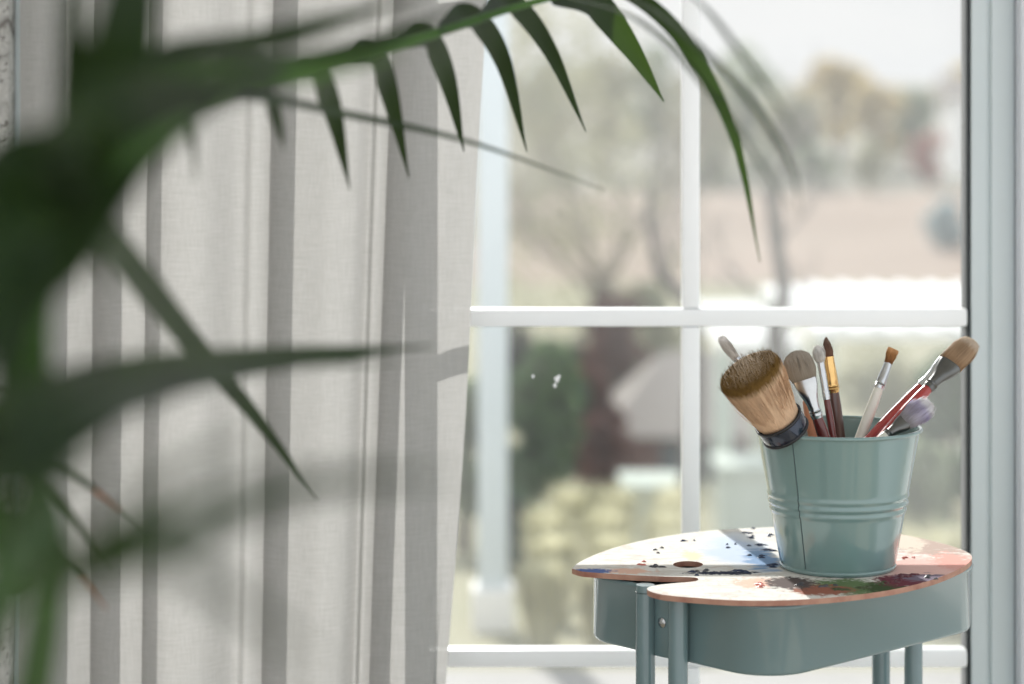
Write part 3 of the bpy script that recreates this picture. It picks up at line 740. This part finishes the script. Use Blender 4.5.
# frond 1: the great arching frond, from the crown over to the window
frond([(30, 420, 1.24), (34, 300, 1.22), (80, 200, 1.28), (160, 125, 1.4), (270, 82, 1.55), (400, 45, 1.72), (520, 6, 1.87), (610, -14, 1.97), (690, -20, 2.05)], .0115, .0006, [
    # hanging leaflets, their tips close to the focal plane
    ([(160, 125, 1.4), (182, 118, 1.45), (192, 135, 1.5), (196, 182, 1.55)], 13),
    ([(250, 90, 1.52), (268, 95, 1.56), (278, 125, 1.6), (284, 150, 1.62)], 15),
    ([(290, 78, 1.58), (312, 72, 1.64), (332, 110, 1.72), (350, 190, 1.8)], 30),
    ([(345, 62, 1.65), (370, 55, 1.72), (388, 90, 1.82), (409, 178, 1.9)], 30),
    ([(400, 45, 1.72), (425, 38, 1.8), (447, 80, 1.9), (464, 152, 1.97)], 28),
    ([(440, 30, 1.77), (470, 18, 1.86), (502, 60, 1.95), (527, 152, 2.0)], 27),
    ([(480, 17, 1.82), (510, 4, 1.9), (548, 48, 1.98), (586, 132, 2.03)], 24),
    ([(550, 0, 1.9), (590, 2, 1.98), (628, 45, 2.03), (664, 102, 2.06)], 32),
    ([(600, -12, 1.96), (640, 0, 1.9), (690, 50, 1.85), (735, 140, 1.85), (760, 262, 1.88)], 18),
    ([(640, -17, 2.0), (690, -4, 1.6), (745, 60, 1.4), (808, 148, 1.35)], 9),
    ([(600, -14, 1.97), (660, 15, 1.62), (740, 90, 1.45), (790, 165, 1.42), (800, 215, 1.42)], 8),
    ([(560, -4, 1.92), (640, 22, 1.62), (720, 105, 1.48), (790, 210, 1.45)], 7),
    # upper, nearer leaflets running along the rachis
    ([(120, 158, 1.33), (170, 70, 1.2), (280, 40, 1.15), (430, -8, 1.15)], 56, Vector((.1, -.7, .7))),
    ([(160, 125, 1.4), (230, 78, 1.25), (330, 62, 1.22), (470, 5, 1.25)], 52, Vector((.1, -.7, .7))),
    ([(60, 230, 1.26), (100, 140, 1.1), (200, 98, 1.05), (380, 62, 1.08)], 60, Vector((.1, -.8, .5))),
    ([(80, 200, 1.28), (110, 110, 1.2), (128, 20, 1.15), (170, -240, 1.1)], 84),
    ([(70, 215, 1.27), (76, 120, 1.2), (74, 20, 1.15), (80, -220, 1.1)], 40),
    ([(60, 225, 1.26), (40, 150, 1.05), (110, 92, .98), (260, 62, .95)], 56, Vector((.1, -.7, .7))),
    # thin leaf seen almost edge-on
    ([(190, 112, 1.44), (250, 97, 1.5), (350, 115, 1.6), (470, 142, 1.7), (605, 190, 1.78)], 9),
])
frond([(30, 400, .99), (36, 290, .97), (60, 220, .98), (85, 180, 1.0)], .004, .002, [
    ([(60, 220, .98), (105, 128, .97), (190, 92, .97), (290, 78, 1.0), (405, 52, 1.06)], 40, Vector((.1, -.8, .5)))], mat='palm_glow_green', lab='bright green leaf coloured for backlit glow', near=False)
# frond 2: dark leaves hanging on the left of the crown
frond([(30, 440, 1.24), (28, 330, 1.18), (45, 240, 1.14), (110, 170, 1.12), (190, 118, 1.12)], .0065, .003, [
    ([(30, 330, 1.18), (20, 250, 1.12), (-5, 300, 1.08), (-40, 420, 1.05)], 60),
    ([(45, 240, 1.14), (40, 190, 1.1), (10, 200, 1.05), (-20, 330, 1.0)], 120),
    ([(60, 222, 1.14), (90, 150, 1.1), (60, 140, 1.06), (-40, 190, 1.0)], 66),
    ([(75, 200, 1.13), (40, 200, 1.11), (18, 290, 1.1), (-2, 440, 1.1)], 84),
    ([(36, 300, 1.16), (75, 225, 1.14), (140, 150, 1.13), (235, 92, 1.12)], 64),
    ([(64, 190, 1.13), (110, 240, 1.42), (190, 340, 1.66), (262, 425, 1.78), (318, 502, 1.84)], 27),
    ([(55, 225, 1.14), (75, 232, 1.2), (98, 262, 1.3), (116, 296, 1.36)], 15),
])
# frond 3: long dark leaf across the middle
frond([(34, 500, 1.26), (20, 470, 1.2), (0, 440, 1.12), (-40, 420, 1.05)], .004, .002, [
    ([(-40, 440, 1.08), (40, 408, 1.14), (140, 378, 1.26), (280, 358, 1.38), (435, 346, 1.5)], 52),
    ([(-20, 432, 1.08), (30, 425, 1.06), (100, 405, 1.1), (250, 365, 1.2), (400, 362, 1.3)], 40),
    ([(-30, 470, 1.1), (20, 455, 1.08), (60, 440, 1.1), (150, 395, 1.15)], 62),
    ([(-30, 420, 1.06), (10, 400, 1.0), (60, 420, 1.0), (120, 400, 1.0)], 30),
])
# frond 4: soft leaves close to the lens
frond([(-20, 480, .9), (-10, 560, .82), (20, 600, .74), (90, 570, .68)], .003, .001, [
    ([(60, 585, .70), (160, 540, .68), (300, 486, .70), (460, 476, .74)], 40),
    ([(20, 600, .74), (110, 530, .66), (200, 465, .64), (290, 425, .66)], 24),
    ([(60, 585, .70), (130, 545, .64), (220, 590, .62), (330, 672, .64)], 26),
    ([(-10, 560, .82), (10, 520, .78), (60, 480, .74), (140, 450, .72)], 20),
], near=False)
stem([(.03, .04, .235), (.02, .16, .5), rel(P(38, 684, 1.42)), rel(P(36, 560, 1.48)), rel(P(33, 500, 1.44))], .006, .003)
# frond 5: small low leaves with dry tips
frond([(36, 560, 1.48), (30, 500, 1.44), (50, 455, 1.44), (70, 430, 1.44)], .003, .001, [
    ([(48, 458, 1.44), (66, 470, 1.50), (95, 490, 1.58), (150, 535, 1.69)], 9),
    ([(38, 475, 1.44), (60, 500, 1.50), (85, 535, 1.57), (112, 572, 1.64)], 9),
    ([(32, 510, 1.44), (55, 545, 1.49), (80, 575, 1.54), (106, 608, 1.60)], 9),
    ([(30, 520, 1.44), (10, 540, 1.39), (-10, 530, 1.34), (-30, 545, 1.29)], 22),
    ([(34, 545, 1.46), (20, 590, 1.42), (5, 580, 1.39), (-20, 600, 1.34)], 18),
], near=False)
mb = MB(); blade(mb, [rel(P(95, 490, 1.575)), rel(P(108, 500, 1.60)), rel(P(120, 510, 1.625))], W(7, 1.35), shape=lambda u: 1 - .5 * u)
blade(mb, [rel(P(82, 578, 1.54)), rel(P(95, 594, 1.57)), rel(P(107, 610, 1.60))], W(7, 1.33), shape=lambda u: 1 - .8 * u)
mb.build('dry_leaf_tip', M['palm_tip'], palm)['label'] = 'brown dried leaf tips'

# ---------------------------------------------------------------- garden outside
def gz(D):
    if D < 5.3: return -0.06
    pts = [(5.3, -.06), (7, -.28), (10, -.65), (15, -1.1), (22, -1.55), (32, -1.9), (45, -2.1), (80, -2.1), (110, -1.2), (200, 1.0), (400, 2.0)]
    for (a, za), (b, zb_) in zip(pts, pts[1:]):
        if D <= b: return za + (zb_ - za) * (D - a) / (b - a)
    return pts[-1][1]
def strip(name, D0, D1, mat, n=20, thick=.25, nx=24):
    vs = []; fs = []
    for j in range(n + 1):
        D = D0 + (D1 - D0) * j / n; hw = D * .5 + 4
        for i in range(nx + 1):
            x = -hw + 2 * hw * i / nx
            vs.append((x, D, gz(D) + (0.012 * D ** .9 * noise.noise(Vector((x / (D * .2), D * .1, 1))) if D0 > 5 and 0 < j < n else 0)))
    for j in range(n):
        for i in range(nx):
            a = j * (nx + 1) + i; fs.append((a, a + 1, a + nx + 2, a + nx + 1))
    o = mesh_obj(name, vs, fs, mat); tag(o, kind='structure'); return o
M['patio'] = plain('pale_patio_slabs', S(206, 205, 200), S(190, 189, 184), 3, 0.8, spec=0.08)
M['lawn'] = plain('spring_lawn', S(126, 128, 102), S(144, 138, 114), 1.2, 0.9, spec=0.08)
M['field'] = plain('dry_field', S(142, 122, 108), S(130, 118, 104), 0.15, 0.9, spec=0.08)
M['far_hill'] = plain('far_hillside', S(118, 120, 110), S(132, 126, 112), 0.05, 0.9, spec=0.08)
M['gravel'] = plain('grey_gravel', S(150, 148, 144), S(120, 118, 114), 20, 0.9)
strip('patio', WY + .12, 5.15, M['patio'], 4)
strip('gravel_path', 5.15, 5.5, M['gravel'], 3)
strip('lawn', 5.5, 42, M['lawn'], 60)
strip('field', 42, 82, M['field'], 20)
strip('hillside', 82, 400, M['far_hill'], 40)

def quad_leaf(mb, c, s, rnd):
    n = Vector((rnd.gauss(0, 1), rnd.gauss(0, 1), rnd.gauss(0, 1))).normalized()
    a = n.orthogonal().normalized(); b = n.cross(a); th = rnd.uniform(0, 6.28)
    u = (a * math.cos(th) + b * math.sin(th)) * s; w = (b * math.cos(th) - a * math.sin(th)) * s * .5
    k = len(mb.v); mb.v += [c - u, c + w, c + u, c - w]; mb.f.append((k, k + 1, k + 2, k + 3))

def foliage(rnd, lobes, n, s):
    mb = MB(); tot = sum(l[1] ** 2 for l in lobes)
    for c, r, sq in lobes:
        for _ in range(int(n * r * r / tot)):
            d = Vector((rnd.gauss(0, 1), rnd.gauss(0, 1), rnd.gauss(0, 1))).normalized() * r * rnd.uniform(.55, 1.0) ** .5
            quad_leaf(mb, Vector(c) + Vector((d.x, d.y, d.z * sq)), s * rnd.uniform(.6, 1.4), rnd)
    return mb

def branches(rnd, mb, p, d, L, r, depth, spread=.55, up=.1, droop=0):
    pts = [p]; q = p.copy(); dd = d.copy()
    for i in range(4):
        dd = (dd + Vector((rnd.gauss(0, .16), rnd.gauss(0, .16), rnd.gauss(0, .1) + up * .3 - droop))).normalized(); q = q + dd * L / 4; pts.append(q.copy())
    mb.tube(pts, [r * (1 - .12 * i) for i in range(5)], 5 if depth < 3 else 3, cap=False)
    if depth <= 0: return
    for k in range(rnd.choice((2, 3, 3))):
        a = rnd.choice((2, 3, 4)); nd = (dd + Vector((rnd.gauss(0, spread), rnd.gauss(0, spread), rnd.gauss(0, spread * .7) + up))).normalized()
        branches(rnd, mb, pts[a], nd, L * rnd.uniform(.55, .8), r * .58, depth - 1, spread, up, droop)

def tree(name, px, D, h, w, mat, tmat, label, cat, seed, n=1600, s=.1, group=None, squash=1.0, trunk=.3, lob=7):
    rnd = random.Random(seed); x = (px - 512) / F * D; z = gz(D)
    rt = thing(name, (x, D, z), label, cat, group)
    lobes = []
    for k in range(lob):
        a = rnd.uniform(0, 6.28); rr = w * .32 * rnd.random() ** .5; t_ = rnd.random()
        lobes.append(((rr * math.cos(a) * (1.2 - t_ * .6), rr * math.sin(a) * (1.2 - t_ * .6), h * (trunk + (1 - trunk) * (.18 + .62 * t_))), w * rnd.uniform(.2, .3), squash))
    foliage(rnd, lobes, n, s).build('foliage', mat, rt, smooth=False)
    mb = MB(); mb.tube([(0, 0, -.1), (.02 * h, 0, h * .3), (-.01 * h, 0, h * .7)], [h * .035, h * .025, h * .01], 8)
    for l in lobes: mb.tube([(.01 * h, 0, h * .28), Vector(l[0])], [h * .014, h * .005], 5)
    mb.build('trunk', tmat, rt); return rt
M['bark'] = plain('grey_brown_bark', S(84, 78, 70), S(60, 56, 50), 12, 0.9)
M['twig'] = plain('pale_twigs', S(160, 152, 136), S(138, 130, 114), 4, 0.9)
M['olive_leaf'] = leafy('olive_leaves', S(150, 152, 126), S(176, 172, 142), 1.5, .7, .5)  # olive, ochre and sage kept pale; distance haze put into the colour
M['ochre_leaf'] = leafy('ochre_leaves', S(190, 172, 128), S(206, 192, 150), .8, .7, .5)
M['sage_leaf'] = leafy('sage_leaves', S(132, 146, 120), S(158, 166, 138), 1, .7, .5)
M['green_leaf'] = leafy('green_leaves', S(66, 96, 60), S(98, 122, 80), 3, .7, .45)
M['dark_leaf'] = leafy('dark_green_leaves', S(48, 76, 56), S(76, 100, 74), 3, .7, .35)
M['redbrown_leaf'] = leafy('red_brown_leaves', S(88, 58, 52), S(114, 76, 66), 3, .7, .35)
M['straw'] = leafy('straw_blades', S(214, 210, 180), S(196, 194, 164), 4, .7, .5)
M['blue_leaf'] = leafy('blue_grey_leaves', S(150, 172, 176), S(178, 194, 196), 2, .7, .4)
M['rust_leaf'] = leafy('rust_red_leaves', S(150, 88, 74), S(170, 108, 92), 2, .7, .4)
M['white_wall'] = plain('white_render', S(232, 230, 226), S(222, 220, 216), 3, .8)
M['post_paint'] = plain('grey_white_post_paint', S(206, 214, 218), S(194, 203, 208), 3, .7)
M['hedge_leaf'] = leafy('hedge_leaves', S(46, 54, 44), S(70, 74, 60), 3, .7, .35)
M['roof_tile'] = plain('tan_grey_shingles', S(170, 160, 150), S(150, 140, 132), 6, .8, stretch=(1, 6, 1))
M['red_board'] = plain('red_brown_boards', S(104, 66, 58), S(86, 54, 48), 5, .8, stretch=(8, 8, .6))
M['white_sheet'] = plain('white_roof_sheet', S(246, 246, 244), S(240, 240, 238), 3, .9, spec=0.0)
M['pale_wood'] = plain('pale_painted_wood', S(196, 204, 194), S(182, 190, 180), 6, .9, spec=0.02)
M['dark_glass'] = plain('dark_pane', S(70, 78, 84), S(60, 66, 72), 3, .1)

# bare tree filling the upper left pane
def bare_tree():
    D = 19.0; rnd = random.Random(5); rt = thing('bare_tree', ((600 - 512) / F * D, D, gz(D)), 'large pale leafless tree filling the upper left pane', 'tree')
    mb = MB(); mb.tube([(0, 0, -.1), (.05, 0, .6), (0, 0, 1.1)], [.09, .07, .06], 8); mb.build('trunk', M['bark'], rt)
    mb = MB()
    for k in range(11):
        a = 2 * math.pi * k / 11; d = Vector((math.cos(a) * .75, math.sin(a) * .35, rnd.uniform(.3, 1.2))).normalized()
        branches(rnd, mb, Vector((0, 0, .75 + .5 * rnd.random())), d, 1.0, .026, 4, .5, .08)
    mb.build('branches', M['twig'], rt)
    lob = [((rnd.uniform(-.9, .55), rnd.uniform(-.4, .4), rnd.uniform(.9, 3.3)), rnd.uniform(.25, .45), 1) for _ in range(30)]
    foliage(rnd, lob, 3600, .034).build('buds', M['olive_leaf'], rt, smooth=False)
bare_tree()
def dark_trunk(label, pts, w, D):
    p0 = P(pts[0][0], pts[0][1], D); base = Vector((p0.x - .05, D, gz(D)))
    rt = thing('sapling', base, label, 'tree', 'thin dark saplings'); mb = MB()
    q = [Vector((0, 0, -.05))] + [P(a, b, D) - base for a, b in pts]; c = catmull(q, 24)
    mb.tube(c, [w * (1.2 - .9 * i / 24) for i in range(25)], 8); mb.build('trunk', M['bark'], rt)
    rnd = random.Random(int(pts[0][0])); mb = MB()
    for k in (10, 13, 16, 19, 22, 24): branches(rnd, mb, c[k], Vector((rnd.uniform(-.7, .7), rnd.uniform(-.3, .3), .8)).normalized(), .28, .006, 2, .4, .1)
    mb.build('branches', M['bark'], rt)
dark_trunk('thin dark curved sapling trunk crossing the glazing bar above the brushes', [(800, 450), (784, 385), (775, 335), (784, 295), (776, 240), (768, 190)], .046, 8.5)
dark_trunk('thin dark curved trunk in the upper left pane beside the vertical bar', [(694, 400), (691, 312), (662, 275), (652, 238), (648, 205)], .036, 9.5)

# beyond the field: trees along the hillside
far = [(700, 93, 4.6, 2.8, 'olive_leaf', 'pale olive tree at the left end of the far tree row'), (748, 99, 4.8, 3.4, 'sage_leaf', 'sage-green tree second in the far tree row'),
       (790, 93, 3.6, 2.8, 'olive_leaf', 'olive tree in the middle of the far row, left of the ochre one'), (838, 100, 5.0, 3.0, 'ochre_leaf', 'ochre tree rising above the middle of the far row'),
       (876, 93, 4.0, 2.5, 'ochre_leaf', 'second ochre tree beside the taller ochre one'), (912, 99, 2.9, 2.5, 'sage_leaf', 'low sage-green tree left of the rust-red bush'),
       (966, 100, 4.8, 2.6, 'ochre_leaf', 'ochre tree at the right end of the far row, behind the house'),
       (655, 99, 5.2, 2.8, 'sage_leaf', 'sage-green tree behind the pale leafless tree, near the vertical bar'), (602, 93, 5.2, 3.0, 'olive_leaf', 'olive tree hidden in haze behind the pale leafless tree'),
       (545, 99, 4.8, 3.0, 'sage_leaf', 'sage-green tree behind the leafless tree, nearest the white post')]
for i, (px, D, h, w, m, lab) in enumerate(far):
    tree('tree', px, D, h, w, M[m], M['bark'], lab, 'tree', 100 + i, 1300, .2, 'trees beyond the field', trunk=.05)
for i, (px, D, h, w, m, lab) in enumerate([(712, 84, 2.0, 1.7, 'sage_leaf', 'grey-green hedge bush at the far left edge of the tan field'), (764, 82.5, 1.8, 1.7, 'sage_leaf', 'grey-green hedge bush second from the left above the tan field'),
        (816, 84, 2.0, 1.7, 'sage_leaf', 'grey-green hedge bush in the middle above the tan field'), (868, 82.5, 1.9, 1.7, 'olive_leaf', 'olive hedge bush above the right part of the tan field'),
        (926, 84, 2.3, 1.5, 'rust_leaf', 'rust-red bush near the white house on the far right'), (945, 52, 1.0, .9, 'blue_leaf', 'blue-grey bush on the field edge by the right window stile')]):
    tree('bush', px, D, h, w, M[m], M['bark'], lab, 'bush', 200 + i, 900, .12, 'bushes along the field', trunk=.05, lob=6)

def house():
    D = 93; x = (985 - 512) / F * D; rt = thing('house', (x, D, gz(D) + .2), 'small white house at the far right between ochre trees', 'house')
    mb = MB(); mb.box((-1.6, -1.5, -.6), (1.6, 1.5, 2.6)); mb.build('walls', M['white_wall'], rt, smooth=False)
    mb = MB(); vs = [(-1.8, -1.7, 2.6), (1.8, -1.7, 2.6), (1.8, 1.7, 2.6), (-1.8, 1.7, 2.6), (-1.8, 0, 3.5), (1.8, 0, 3.5)]
    mb.add(vs, [(0, 1, 5, 4), (2, 3, 4, 5), (1, 2, 5), (3, 0, 4), (3, 2, 1, 0)]); mb.build('roof', M['roof_tile'], rt, smooth=False)
    for wx_ in (-.9, .3):
        mb = MB(); mb.box((wx_, -1.56, .8), (wx_ + .6, -1.49, 1.8)); mb.build('window', M['dark_glass'], rt, smooth=False)
    mb = MB(); mb.box((.7, -.2, 3.0), (1.1, .2, 4.0)); mb.build('chimney', M['red_board'], rt, smooth=False)
house()

# white roofed lean-to in the garden (right)
def canopy(px0, px1, D0, D1, ztop, label, posts):
    D = (D0 + D1) / 2; x0 = (px0 - 512) / F * D; x1 = (px1 - 512) / F * D; base = Vector(((x0 + x1) / 2, D, gz(D)))
    rt = thing('garden_canopy', base, label, 'canopy', 'white garden canopies'); hw = (x1 - x0) / 2; hd = (D1 - D0) / 2; zt = ztop - base.z
    mb = MB(); n = 14
    for i in range(n):
        a = -hw + 2 * hw * i / n; b = -hw + 2 * hw * (i + 1) / n
        mb.box((a, -hd, zt - .05), (b - .01, hd, zt + .02 * (i % 2)), .006)
    mb.build('roof_sheet', M['white_sheet'], rt, smooth=False)
    for sx in (-1, 1):
        for sy in (-1, 1):
            m = MB(); m.box((sx * hw * .92 - .04, sy * hd * .9 - .04, -.3), (sx * hw * .92 + .04, sy * hd * .9 + .04, zt - .05), .008); m.build('post', M['pale_wood'], rt, smooth=False)
canopy(787, 1010, 10.9, 13.3, .17, 'wide white-roofed garden canopy on the right below the tan field', 4)
canopy(704, 781, 10.9, 12.9, .11, 'small white-roofed garden canopy left of the wide one', 4)

# shed with tan roof, lower left pane
def shed():
    D = 14.5; c = P(672, 430, D); z0 = gz(D); rt = thing('garden_shed', (c.x, D, z0), 'low red-brown garden shed with tan shingled roof in the lower left pane', 'shed')
    e = CZ - (418 - YH) / F * D - z0; r = CZ - (352 - YH) / F * D - z0
    mb = MB(); mb.box((-.38, -.5, -.3), (.42, .6, e)); mb.build('walls', M['red_board'], rt, smooth=False)
    mb = MB(); vs = [(-.46, -.62, e - .03), (.5, -.62, e - .03), (.5, .7, e - .03), (-.46, .7, e - .03), (-.05, .05, r), (.5, .05, r)]
    mb.add(vs, [(0, 1, 5, 4), (2, 3, 4, 5), (1, 2, 5), (3, 0, 4), (3, 2, 1, 0)]); mb.build('roof', M['roof_tile'], rt, smooth=False)
    mb = MB(); mb.box((-.1, -.53, 0), (.2, -.49, e * .8)); mb.build('door', M['dark_glass'], rt, smooth=False)
shed()
for i, (px, D, h, w, m, lab) in enumerate([(532, 9.3, .92, .40, 'green_leaf', 'mid-green rounded shrub beside the white post'), (518, 8.5, .34, .26, 'dark_leaf', 'dark green low shrub in front of the rounded green one'),
        (583, 12.2, .78, .42, 'redbrown_leaf', 'red-brown shrub left of the tan-roofed shed'), (620, 16.2, 1.15, .6, 'redbrown_leaf', 'taller red-brown shrub behind the tan-roofed shed'),
        (606, 10.5, .52, .36, 'redbrown_leaf', 'dark red-brown low shrub in front of the shed'), (562, 11.4, .74, .32, 'dark_leaf', 'dark green shrub between the rounded shrub and red-brown ones'),
        (780, 16.5, .8, .7, 'sage_leaf', 'sage-green shrub under the white canopies, behind the bucket'), (915, 8.6, .5, .4, 'sage_leaf', 'sage-green shrub on the lawn right of the bucket'),
        (880, 16.5, .8, .7, 'olive_leaf', 'olive shrub under the wide white canopy'), (945, 10.0, .9, .34, 'green_leaf', 'green shrub near the right window stile'),
        (462, 9.6, .9, .34, 'sage_leaf', 'grey-green shrub between the curtain edge and the white post'),
        (514, 20.5, .8, .6, 'hedge_leaf', 'dark hedge shrub at the back nearest the white post'),
        (556, 19.5, .62, .55, 'hedge_leaf', 'dark hedge shrub at the back of the lower left pane second from the post'), (592, 21.0, .66, .6, 'hedge_leaf', 'dark hedge shrub at the back between post and shed'),
        (634, 20.0, .7, .6, 'hedge_leaf', 'dark hedge shrub at the back above the shed roof'), (674, 21.0, .74, .6, 'hedge_leaf', 'dark hedge shrub at the back next to the vertical bar'),
        (655, 17.6, 1.3, .6, 'olive_leaf', 'olive shrub behind the shed roof')]):
    tree('shrub', px, D, h, w, M[m], M['bark'], lab, 'shrub', 300 + i, 1500, .035, 'garden shrubs', trunk=.05, lob=9)

def grass_clump(px, D, h, w, n, label, seed):
    rnd = random.Random(seed); x = (px - 512) / F * D
    rt = tag(bpy.data.objects.new('tmp', None)); bpy.data.objects.remove(rt)
    mb = MB()
    for _ in range(n):
        a = rnd.uniform(0, 6.28); rr = w * .25 * rnd.random(); L = h * rnd.uniform(.6, 1.1); out = w * .5 * rnd.uniform(.3, 1.1)
        b = Vector((rr * math.cos(a), rr * math.sin(a), 0)); m = b + Vector((math.cos(a) * out * .35, math.sin(a) * out * .35, L * .75)); t_ = b + Vector((math.cos(a) * out, math.sin(a) * out, L * rnd.uniform(.75, 1.0)))
        s = Vector((-math.sin(a), math.cos(a), 0)) * .004
        k = len(mb.v); mb.v += [b - s, b + s, m - s, m + s, t_]; mb.f += [(k, k + 1, k + 3, k + 2), (k + 2, k + 3, k + 4)]
    o = mb.build('ornamental_grass', M['straw'], smooth=False); o.location = (x, D, gz(D) - .01)
    tag(o, label, 'grass clump', 'ornamental grasses')
gi = 0
for row, D0, h0, wd in (('front', 5.9, .24, .26), ('second', 6.7, .27, .29), ('third', 7.5, .30, .32), ('back', 8.4, .34, .36)):
    for col, px0 in (('left end', 544), ('middle', 602), ('right end', 662)):
        gi += 1
        shift = {'front': -2, 'second': 10, 'third': 4, 'back': 12}[row]
        grass_clump(px0 + shift + (16 if row == 'back' and col == 'left end' else 0), D0 + .05 * (gi % 3), h0, .135 * D0 / 6, 900, 'straw-coloured grass clump ' + ('in the middle' if col == 'middle' else 'at the ' + col) + ' of the ' + row + ' row beyond the glass', 40 + gi)
grass_clump(940, 6.8, .30, .35, 900, 'pale grass clump low on the right behind the trolley', 5)

def cold_frame(px, D, w, h, label):
    x = (px - 512) / F * D; rt = thing('cold_frame', (x, D, gz(D)), label, 'cold frame', 'pale garden frames')
    mb = MB(); mb.box((-w, -.18, -.05), (w, .18, h), .01); mb.build('box', M['pale_wood'], rt, smooth=False)
    mb = MB(); mb.box((-w - .02, -.2, h), (w + .02, .2, h + .03), .006); mb.build('lid', M['pale_wood'], rt, smooth=False)
cold_frame(656, 9.9, .13, .26, 'pale wooden cold frame left of the vertical bar'); cold_frame(752, 10.6, .15, .30, 'pale wooden cold frame left of the bucket')

mb = MB(); D = 6.5
x0, x1 = (472 - 512) / F * D, (514 - 512) / F * D
rt = thing('porch_post', ((x0 + x1) / 2, D, gz(D)), 'white porch post standing outside beside the curtain edge', 'post')
mb.box((-(x1 - x0) / 2 * .72, -.05, .12), ((x1 - x0) / 2 * .72, .05, 2.8), .006); mb.build('shaft', M['post_paint'], rt, sharp=40)
mb = MB(); mb.box((-(x1 - x0) / 2, -.07, -.03), ((x1 - x0) / 2, .07, .12), .008); mb.build('base', M['white_wall'], rt, sharp=40)

# ---------------------------------------------------------------- light
w = bpy.data.worlds.new('World'); SC.world = w; w.use_nodes = True; t = w.node_tree; t.nodes.clear()
out = t.nodes.new('ShaderNodeOutputWorld'); bg = t.nodes.new('ShaderNodeBackground')
tc = t.nodes.new('ShaderNodeTexCoord'); sp = t.nodes.new('ShaderNodeSeparateXYZ'); cr = t.nodes.new('ShaderNodeValToRGB')
nz = t.nodes.new('ShaderNodeTexNoise'); nz.inputs['Scale'].default_value = 5; nz.inputs['Detail'].default_value = 4
mpn = t.nodes.new('ShaderNodeMapping'); mpn.inputs['Scale'].default_value = (1, 1, 4)
t.links.new(tc.outputs['Generated'], mpn.inputs['Vector']); t.links.new(mpn.outputs[0], nz.inputs['Vector'])
t.links.new(tc.outputs['Generated'], sp.inputs[0])
cr.color_ramp.elements[0].position = 0.0; cr.color_ramp.elements[0].color = (0.93, 0.94, 0.95, 1)
cr.color_ramp.elements[1].position = 0.6; cr.color_ramp.elements[1].color = (0.62, 0.74, 0.88, 1)
mx = t.nodes.new('ShaderNodeMix'); mx.data_type = 'RGBA'; rp = t.nodes.new('ShaderNodeValToRGB')
rp.color_ramp.elements[0].position = .42; rp.color_ramp.elements[1].position = .62
t.links.new(nz.outputs['Fac'], rp.inputs['Fac']); t.links.new(rp.outputs['Color'], mx.inputs[0])
t.links.new(sp.outputs[2], cr.inputs['Fac']); t.links.new(cr.outputs['Color'], mx.inputs[6]); mx.inputs[7].default_value = (.97, .97, .97, 1)
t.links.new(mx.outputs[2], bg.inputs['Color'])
mr = t.nodes.new('ShaderNodeMapRange'); mr.interpolation_type = 'SMOOTHSTEP'            # sky strengthened behind the camera as added fill for the room
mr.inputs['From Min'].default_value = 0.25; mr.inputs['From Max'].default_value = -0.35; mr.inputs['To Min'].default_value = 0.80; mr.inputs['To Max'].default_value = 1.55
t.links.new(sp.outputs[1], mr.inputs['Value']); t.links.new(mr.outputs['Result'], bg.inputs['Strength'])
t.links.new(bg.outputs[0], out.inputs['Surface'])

sun = bpy.data.lights.new('sun', 'SUN'); sun.energy = 6.8; sun.angle = R(0.6); sun.color = (1.0, 0.97, 0.92)
so = bpy.data.objects.new('sun', sun); COL.objects.link(so)
el = R(28.0); d = Vector((0.165, -1.0, 0)).normalized() * math.cos(el) + Vector((0, 0, -math.sin(el)))
so.rotation_mode = 'QUATERNION'; so.rotation_quaternion = d.to_track_quat('-Z', 'Y')

# ---------------------------------------------------------------- camera
cam = bpy.data.cameras.new('camera'); co = bpy.data.objects.new('camera', cam); COL.objects.link(co)
co.location = (0, 0, CZ); co.rotation_euler = (R(90), 0, 0)
cam.lens = LENS; cam.sensor_width = 36.0; cam.sensor_fit = 'HORIZONTAL'
cam.shift_y = -(342.0 - YH) / 1024.0
cam.clip_start = 0.05; cam.clip_end = 1000
cam.dof.use_dof = True; cam.dof.focus_distance = 2.27; cam.dof.aperture_fstop = 3.5; cam.dof.aperture_blades = 0
SC.camera = co
SC.view_settings.view_transform = 'Standard'; SC.view_settings.look = 'None'
SC.view_settings.gamma = 1.0; SC.view_settings.exposure = 0.0; SC.view_settings.use_curve_mapping = False
SC.cycles.use_denoising = True
SC.cycles.transparent_max_bounces = 24
